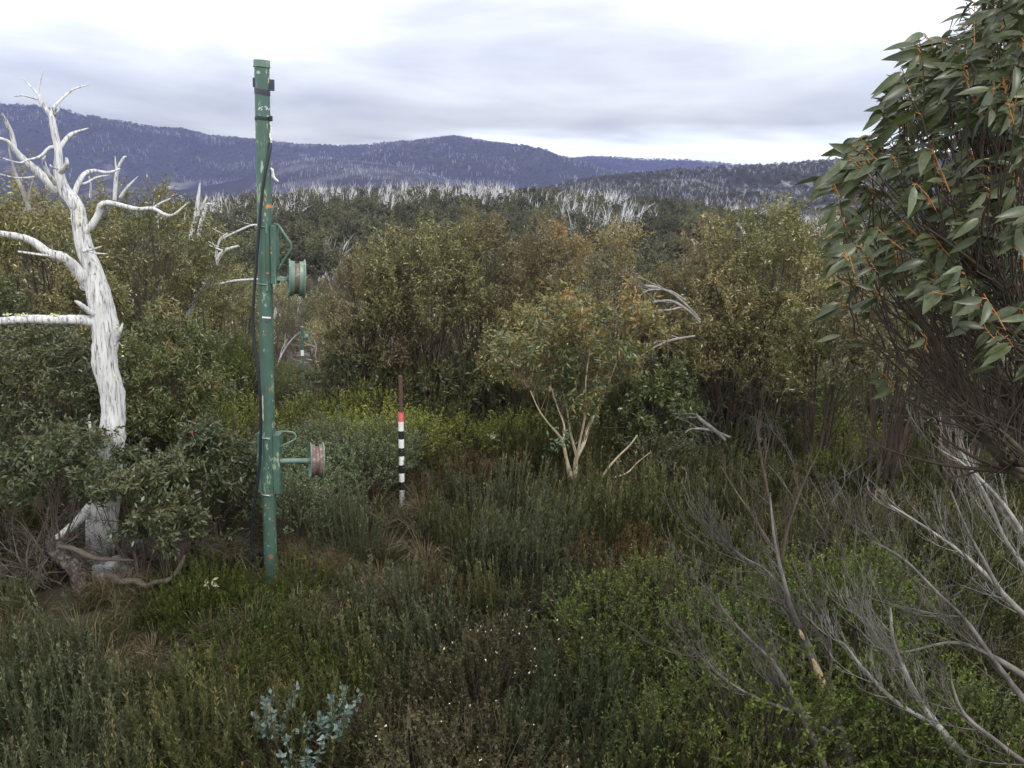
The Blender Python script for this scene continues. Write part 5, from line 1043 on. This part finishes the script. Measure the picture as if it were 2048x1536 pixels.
# glaucous blue saplings
rng = np.random.default_rng(300)
for (px, py, y, n_, lab) in [(540, 1440, 4.35, 18, 'blue grey leaved sapling, left one of the pair below the pylon'), (680, 1440, 4.35, 20, 'blue grey leaved sapling, right one of the pair left of the flowering bushes'), (600, 1528, 3.95, 7, 'blue grey leaved sapling lowest at the bottom edge'), ]:
    c = W(px, py, y); gz = ground(c[0], c[1]); b = np.array([c[0], c[1], gz]); g = Geo(); gt = Geo(); hh = c[2] - gz
    for k_ in range(n_):
        tip = c - b + np.array([rng.normal(0, .085), rng.normal(0, .085), rng.normal(0.02, .06)]); P = spline([(0, 0, 0), (tip[0] * .3, tip[1] * .3, hh * .5), tip], 8); tubes(gt, P, np.linspace(.006, .002, 8), 4, t=.3)
        m_ = 20; a = rng.uniform(.35, 1, m_); bs = P[-1] + (P[-1] - P[-3]) * (a[:, None] - .8) * 1.3
        leaves(g, bs, nrm(rng.normal(0, .8, (m_, 3)) + [0, 0, .55]), .042 * rng.uniform(.7, 1.2, m_), .024, rng.uniform(0, 1, m_))
    t = thing('blue_sapling', lab, 'sapling', b, group='blue grey saplings at the front'); obj('foliage', g.mesh('foliage', M['blue']), t); obj('stem', gt.mesh('stem', M['twigbark']), t)
# small extra leaf sprigs on stalks
for (px, py, y, k_, lab) in [(420, 1165, 6.3, 12, 'single sprig of pale cream leaves left of the pylon foot'), (985, 872, 10.2, 16, 'single grey green leaf sprig above the heath left of the cream stemmed gum')]:
    c = W(px, py, y); gz = ground(c[0], c[1]); g = Geo(); tubes(g, spline([(0, 0, 0), (.03, 0, (c[2] - gz) * .6), (0, 0, c[2] - gz)], 8), np.linspace(.004, .002, 8), 4, m=1)
    leaves(g, np.array([0, 0, c[2] - gz]) + rng.normal(0, .03, (k_, 3)), nrm(rng.normal(0, 1, (k_, 3)) + [.5, 0, -.2]), .06, .022, 1.0)
    obj('leaf_sprig', g.mesh('sprig', [M['gum'], M['twigbark']]), None, (c[0], c[1], gz), lab, 'sprig')
c = W(385, 870, 7.6); gz = ground(c[0], c[1]); g = Geo(); tubes(g, spline([(.22, 0, -.1 + 0), (.10, 0, (c[2] - gz) * .75), (0, 0, c[2] - gz)], 10), np.linspace(.010, .006, 10), 6); box(g, (0, 0, c[2] - gz + .02), (.016, .016, .05), m=1, bev=.3)
obj('marker_stick', g.mesh('stick', [M['creambark'], RED]), None, (c[0], c[1], gz), 'thin leaning stick with a small red tip, between the white dead tree and the pylon', 'stick')

rng = np.random.default_rng(1212); FI = []
for _ in range(70):
    px, y = rng.uniform(640, 1900), rng.uniform(11.8, 16); x = W(px, 800, y)[0]; s = rng.uniform(.9, 1.7)
    if 1080 < px < 1260 and y < 12.5: continue
    o = obj('gum_regrowth', MESH['sprout'][rng.integers(0, 3)], None, (x, y, ground(x, y) - .05), 'x', 'sapling', 'low leafy gum regrowths'); o.scale = (s, s, s * rng.uniform(.8, 1.4)); o.rotation_euler = (0, 0, rng.uniform(0, 6.28)); FI.append((o, 'gum regrowth under the gums, ' + where(px, 900).split(', ')[1], px, y))
single_out(FI)
# grass tufts and leaf litter between the shrubs
def tuft(seed, n_=70, H=.28, mat=None):
    global rng
    rng = np.random.default_rng(seed); g = Geo(); a = rng.uniform(0, 6.28, n_); r = rng.uniform(0, .06, n_); out = np.stack([np.cos(a), np.sin(a), np.zeros(n_)], 1)
    h = H * rng.uniform(.5, 1.1, n_)[:, None]; b = out * r[:, None]; le = rng.uniform(.3, 1.1, n_)[:, None]
    P = np.stack([b, b + out * h * le * .25 + [0, 0, 1] * h * .55, b + out * h * le * .7 + [0, 0, 1] * h * .9, b + out * h * le * 1.15 + [0, 0, 1] * h * (1 - .25 * le)], 1)
    tubes(g, P, np.array([[.0022, .002, .0014, .0006]]) * np.ones((n_, 1)), 3, t=np.repeat(np.clip(rng.uniform(0, 1, n_), 0, 1)[:, None], 4, 1)); return g.mesh('tuft', mat)
dry = [tuft(s, mat=M['drygrass']) for s in (1, 2, 3)]; grn = [tuft(s, mat=M['grass']) for s in (4, 5, 6)]
rng = np.random.default_rng(66)
def scatter(n_, f):
    P, Rr, S = [], [], []
    while len(P) < n_:
        q = f()
        if q is None: continue
        P.append(q[:3]); Rr.append((rng.normal(0, .1), rng.normal(0, .1), rng.uniform(0, 6.28))); S.append(q[3])
    return P, Rr, S
def fz1():
    y = 3 + 12 * rng.random() ** .8; x = rng.uniform(-.75, .75) * y * 1.1
    if math.hypot(x - Bp[0], (y - Bp[1] + .5) * .6) < .4: return None
    return (x, y, ground(x, y) - .01, rng.uniform(.6, 1.4))
P, Rr, S = scatter(2600, fz1); stuff('grass', P, grn + dry[:1], Rr, S, 'green and dull grass growing between the heath shrubs', 'grass')
def fz2():
    c = [(470, 1470, 80, 80), (450, 1400, 50, 60), (640, 1110, 70, 40), (560, 1080, 40, 40), (600, 1260, 30, 30), (1700, 1500, 120, 60)][rng.integers(0, 6)]
    px, py = c[0] + rng.uniform(-1, 1) * c[2], c[1] + rng.uniform(-1, 1) * c[3]; d = ray(px, py); y = CAMZ / -d[2] * d[1]; x = CAMZ / -d[2] * d[0]; return (x, y, ground(x, y) - .01, rng.uniform(.5, 1.0))
P, Rr, S = scatter(170, fz2); stuff('dry_grass', P, dry, Rr, S, 'dry straw coloured grass and litter in the gaps near the pylon', 'grass')
# undergrowth that fills in beneath the far edge of the clearing and down the slope
def fz3():
    y = 12.5 + 45 * rng.random() ** 1.5; x = rng.uniform(-.78, .78) * y; sc_ = rng.uniform(.8, 1.5) * (1 + y / 60); gz = ground(x, y)
    if abs(proj((x, y, gz))[0] - 614) < 34 + 1500 / y and y < 36 and proj((x, y, gz + .8 * sc_))[1] < 806: return None
    return (x, y, gz - .05, sc_)
P, Rr, S = scatter(2600, fz3); stuff('undergrowth', P, MESH['heath'][:2] + MESH['grey'][:1] + MESH['leafy'][:1] + MESH['dark'][:1], Rr, S, 'low scrub covering the ground under the gums and down the slope', 'scrub')
def fz4():
    y = 15.5 + 5.5 * rng.random(); x = W(rng.uniform(560, 800), 800, y)[0]; return (x, y, ground(x, y) - .05, rng.uniform(.9, 1.4))
BI = []
for i in range(26):
    q = fz4(); px, py, _ = proj((q[0], q[1], q[2] + .5))
    if abs(px - 610) < 75 and proj((q[0], q[1], q[2] + .75 * q[3]))[1] < 800: continue
    o = obj('leafy_bush', MESH['lime'][i % 3], None, q[:3], 'x', 'bush', 'yellow green bushes on the cleared line'); BI.append((o, 'lime bush on the brow, ' + where(px, 800).split(', ')[1], px, q[1]))
    o.rotation_euler = (0, 0, rng.uniform(0, 6)); o.scale = (q[3],) * 3
single_out(BI)

# ------------------------------------------------------------------ woodland below and on the far ridge
print('far woods')
midm = [gum(s, mt_, M['darkbark'], H=6, Rr=2.5, ncl=48, ntw=6, nl=8, ll=.20, lw=.07, stemr=.07, cb=.25) for s, mt_ in ((201, M['gumfar']), (202, M['gum']), (203, M['gumfar']), (204, M['gum']))]
farm = [gum(s, M['gumfar'], M['darkbark'], H=7, Rr=3.1, nst=4, ncl=40, ntw=4, nl=8, ll=.42, lw=.26, stemr=.10, cb=.25, quad_scale=1.001, sides=4) for s in (211, 212, 213, 214)]
def wood_label(px, y, what):
    d = ['on the slope', 'low on the slope', 'deep in the valley', 'on the valley side', 'on the near ridge side', 'on the ridge', 'high on the ridge'][int(np.searchsorted([32, 50, 90, 200, 290, 360], y))]
    h = ['at the far left', 'behind the forked dead tree', 'left of the tall pylon', 'just left of the pylon', 'just right of the pylon', 'above the stake', 'above the near stems', 'above the central gums', 'above the cream gum', 'right above the cream gum', 'right of centre', 'left of the leaning gum', 'behind the leaning gum'][int(np.searchsorted([100, 260, 420, 530, 640, 790, 900, 1060, 1200, 1340, 1480, 1640], px))]
    return '%s %s, %s' % (what, d, h)
rng = np.random.default_rng(808); W1 = []
y = 22.0
while y < 150:
    sp = np.interp(y, [22, 60, 150], [3.6, 4.6, 6.5]); xw = .74 * y + 3; nx = int(2 * xw / sp)
    for i in range(nx):
        x = -xw + (i + .5) * sp + rng.uniform(-.4, .4) * sp; yy = y + rng.uniform(-.4, .4) * sp; gz = ground(x, yy); px, py, dd = proj((x, yy, gz + 4))
        px0 = proj((x, yy, gz))[0]
        if yy < 37 and abs(px0 - 612) < 42 + 2.1 * FPX / yy: continue
        if yy < 62 and abs(px0 - 625) < 60: continue
        # line of sight: hidden wholly behind the near gums
        if 720 < px < 1250 and proj((x, yy, gz + 7))[1] > 520: continue
        if 1290 < px and proj((x, yy, gz + 7))[1] > 500: continue
        if 430 < px < 780:
            tp = proj((x, yy, gz + (4.6 if yy < 40 else 5.6)))[1]
            if tp < np.interp(yy, [20, 35, 60, 100, 150], [740, 700, 640, 530, 470]): continue
        W1.append((x, yy, gz, px))
    y += sp
W1.sort(key=lambda q: q[1]); print('mid trees', len(W1))
WI = []
for (x, yy, gz, px) in W1[:300]:
    tm, cm = midm[rng.integers(0, 4)]; s = rng.uniform(.62, 1.1) * (.8 if yy < 40 else 1)
    if yy < 32 and px > 380 and px < 640: s *= .6
    t = thing('snow_gum', 'x', 'tree', (x, yy, gz), (0, 0, rng.uniform(0, 6.28)), 'snow gums in the valley woodland'); t.scale = (s, s, s * rng.uniform(.85, 1.1))
    obj('trunk', tm, t); obj('crown', cm, t); WI.append((t, wood_label(px, yy, 'olive snow gum'), px, yy))
single_out(WI)
# far wood: one mass
P, Rr, S = [], [], []
for q in W1[300:]: P.append(q[:3]); Rr.append((0, 0, rng.uniform(0, 6.28))); S.append(rng.uniform(.7, 1.1))
y = 150.0
while y < 620:
    sp = np.interp(y, [150, 500], [6.6, 7.6]); xw = .76 * y; nx = int(2 * xw / sp)
    for i in range(nx):
        x = -xw + (i + .5) * sp + rng.uniform(-.45, .45) * sp; yy = y + rng.uniform(-.45, .45) * sp
        P.append((x, yy, ground(x, yy))); Rr.append((0, 0, rng.uniform(0, 6.28))); S.append(rng.uniform(.7, 1.6))
    y += sp
print('far trees', len(P))
farjoin = []
for tm, cm in farm:
    me = cm.copy(); farjoin.append(me)
stuff('distant_woodland', P, farjoin, Rr, S, 'dense olive gum woodland covering the valley side and the flat ridge', 'woodland')
# bleached dead trees on the ridge
def dead_small(seed, H=8, r=.13, mat=None, lean=(0, 0)):
    global rng
    rng = np.random.default_rng(seed); g = Geo()
    for k_ in range(rng.integers(1, 4)):
        bare(g, (rng.normal(0, .3), rng.normal(0, .3), 0), (rng.normal(lean[0], .22), rng.normal(0, .2), 1), H * rng.uniform(.7, 1), r * 1.25, 2, (lean[0], 0, 1), .35, (4, 2), .5, 7, 0, .10, .30, (.35, .6))
    # keep twigs wide enough to be seen as wood
    return g.mesh('dead_tree', mat or M['deadfar'])
DS = [dead_small(s, r=rr_, lean=ln_) for s, rr_, ln_ in ((221, .17, (.1, 0)), (222, .15, (.35, 0)), (223, .16, (-.3, 0)), (224, .15, (.2, 0)), (225, .17, (.45, 0)), (226, .15, (-.1, 0)), (227, .14, (.3, 0)), (228, .16, (0, 0)))]
rng = np.random.default_rng(515); D = []
while len(D) < 640:
    y = 170 + 290 * rng.random() ** .8; px = rng.uniform(230, 1720); x = W(px, 420, y)[0]
    n_ = noise.noise((x * .02, y * .012, 5.5))
    if n_ < -.10 + (.22 if y < 260 else 0) or (px < 420 and rng.random() < .5): continue
    D.append((x, y, px))
for _ in range(16): y = rng.uniform(60, 170); D.append((W(rng.uniform(400, 680), 500, y)[0], y, 560))
D.sort(key=lambda q: q[1]); DI = []
for (x, y, px) in D[:300]:
    s = rng.uniform(1.0, 1.65) if y > 165 else rng.uniform(.55, .85)
    o = obj('dead_tree', DS[rng.integers(0, 8)], None, (x, y, ground(x, y) - .3 + (1.2 if y > 200 else 0)), 'x', 'dead tree', 'bleached dead trees on the ridge')
    o.rotation_euler = (0, 0, rng.normal(0, .5)); o.scale = (s, s, s * rng.uniform(.85, 1.1)); DI.append((o, wood_label(px, y, 'bare white dead tree'), px, y))
single_out(DI)
P = [(x, y, ground(x, y) + 1.2) for x, y, px in D[300:]]; Rr = [(0, 0, rng.normal(0, .5)) for _ in P]; S = [rng.uniform(1.1, 1.7) for _ in P]
stuff('distant_dead_trees', P, DS, Rr, S, 'mass of bleached dead trees standing along the far edge of the ridge', 'dead woodland')
# trees standing on the hills: burnt poles and dark tufts
def hill_scatter(name, hn, n_, meshes, jr, smin, smax, label, seed, up=0, thr=-1):
    V = HILLS[hn]; P, S, Rr = [], [], []; r_ = np.random.default_rng(seed)
    while len(P) < n_:
        i = r_.integers(1, V.shape[0] - 1); j = int(jr[0] + (jr[1] - jr[0]) * r_.random() ** .8); a, b = r_.random(2)
        if j + 1 >= V.shape[1]: continue
        p = V[i, j] * (1 - a) * (1 - b) + V[i + 1, j] * a * (1 - b) + V[i, j + 1] * (1 - a) * b + V[i + 1, j + 1] * a * b
        if noise.noise((p[0] * .006, p[1] * .006, seed)) < thr: continue
        P.append(p + [0, 0, up]); S.append(r_.uniform(smin, smax)); Rr.append((0, 0, r_.uniform(0, 6.28)))
    stuff(name, P, meshes, Rr, S, label, 'woodland')
DB = [dead_small(s, H=11, r=.22, lean=(.1, 0), mat=plain('grey burnt wood', (.46, .46, .50), .9)) for s in (231, 232, 233)]
hill_scatter('burnt_woodland', 'hills_right', 4200, DB, (20, 91), .6, 1.05, 'grey white burnt trees covering the near right hill', 3, thr=-.12)
hill_scatter('hill_scrub', 'hills_right', 9000, farjoin, (20, 92), .8, 1.3, 'dark gum regrowth covering the near right hill', 4, up=-1.5)
hill_scatter('spur_woodland', 'hills_spur', 900, DB, (30, 92), .7, 1.2, 'pale burnt trees along the middle spur', 5, thr=-.05)
hill_scatter('range_woodland', 'hills_far', 15000, farjoin, (35, 94), 1.0, 2.0, 'dark forest along the crest of the far range', 7, up=-3)
hill_scatter('range_dead_trees', 'hills_far', 2600, DB, (25, 86), 1.2, 1.9, 'pale dead trees scattered over the far range', 11, thr=.10)
hill_scatter('rear_woodland', 'hills_behind', 4000, farjoin, (70, 94), 1.4, 2.6, 'dark forest along the range behind', 8, up=-3)

# ------------------------------------------------------------------ air
mz = bpy.data.materials.new('haze air'); mz.use_nodes = True; t = mz.node_tree
for n in list(t.nodes): t.nodes.remove(n)
pv = nd(t, 'ShaderNodeVolumePrincipled'); pv.inputs['Color'].default_value = (.42, .48, .98, 1); pv.inputs['Density'].default_value = .95e-4; pv.inputs['Anisotropy'].default_value = 0.0
o_ = nd(t, 'ShaderNodeOutputMaterial'); t.links.new(pv.outputs[0], o_.inputs['Volume'])
x0, x1, y0, y1, z0, z1 = -6400, 6400, -40, 6500, -300, 900
hv = [(x0, y0, z0), (x1, y0, z0), (x1, y1, z0), (x0, y1, z0), (x0, y0, z1), (x1, y0, z1), (x1, y1, z1), (x0, y1, z1)]
hme = bpy.data.meshes.new('haze'); hme.from_pydata(hv, [], [(0, 3, 2, 1), (4, 5, 6, 7), (0, 1, 5, 4), (1, 2, 6, 5), (2, 3, 7, 6), (3, 0, 4, 7)]); hme.materials.append(mz)
obj('haze', hme, kind='stuff')
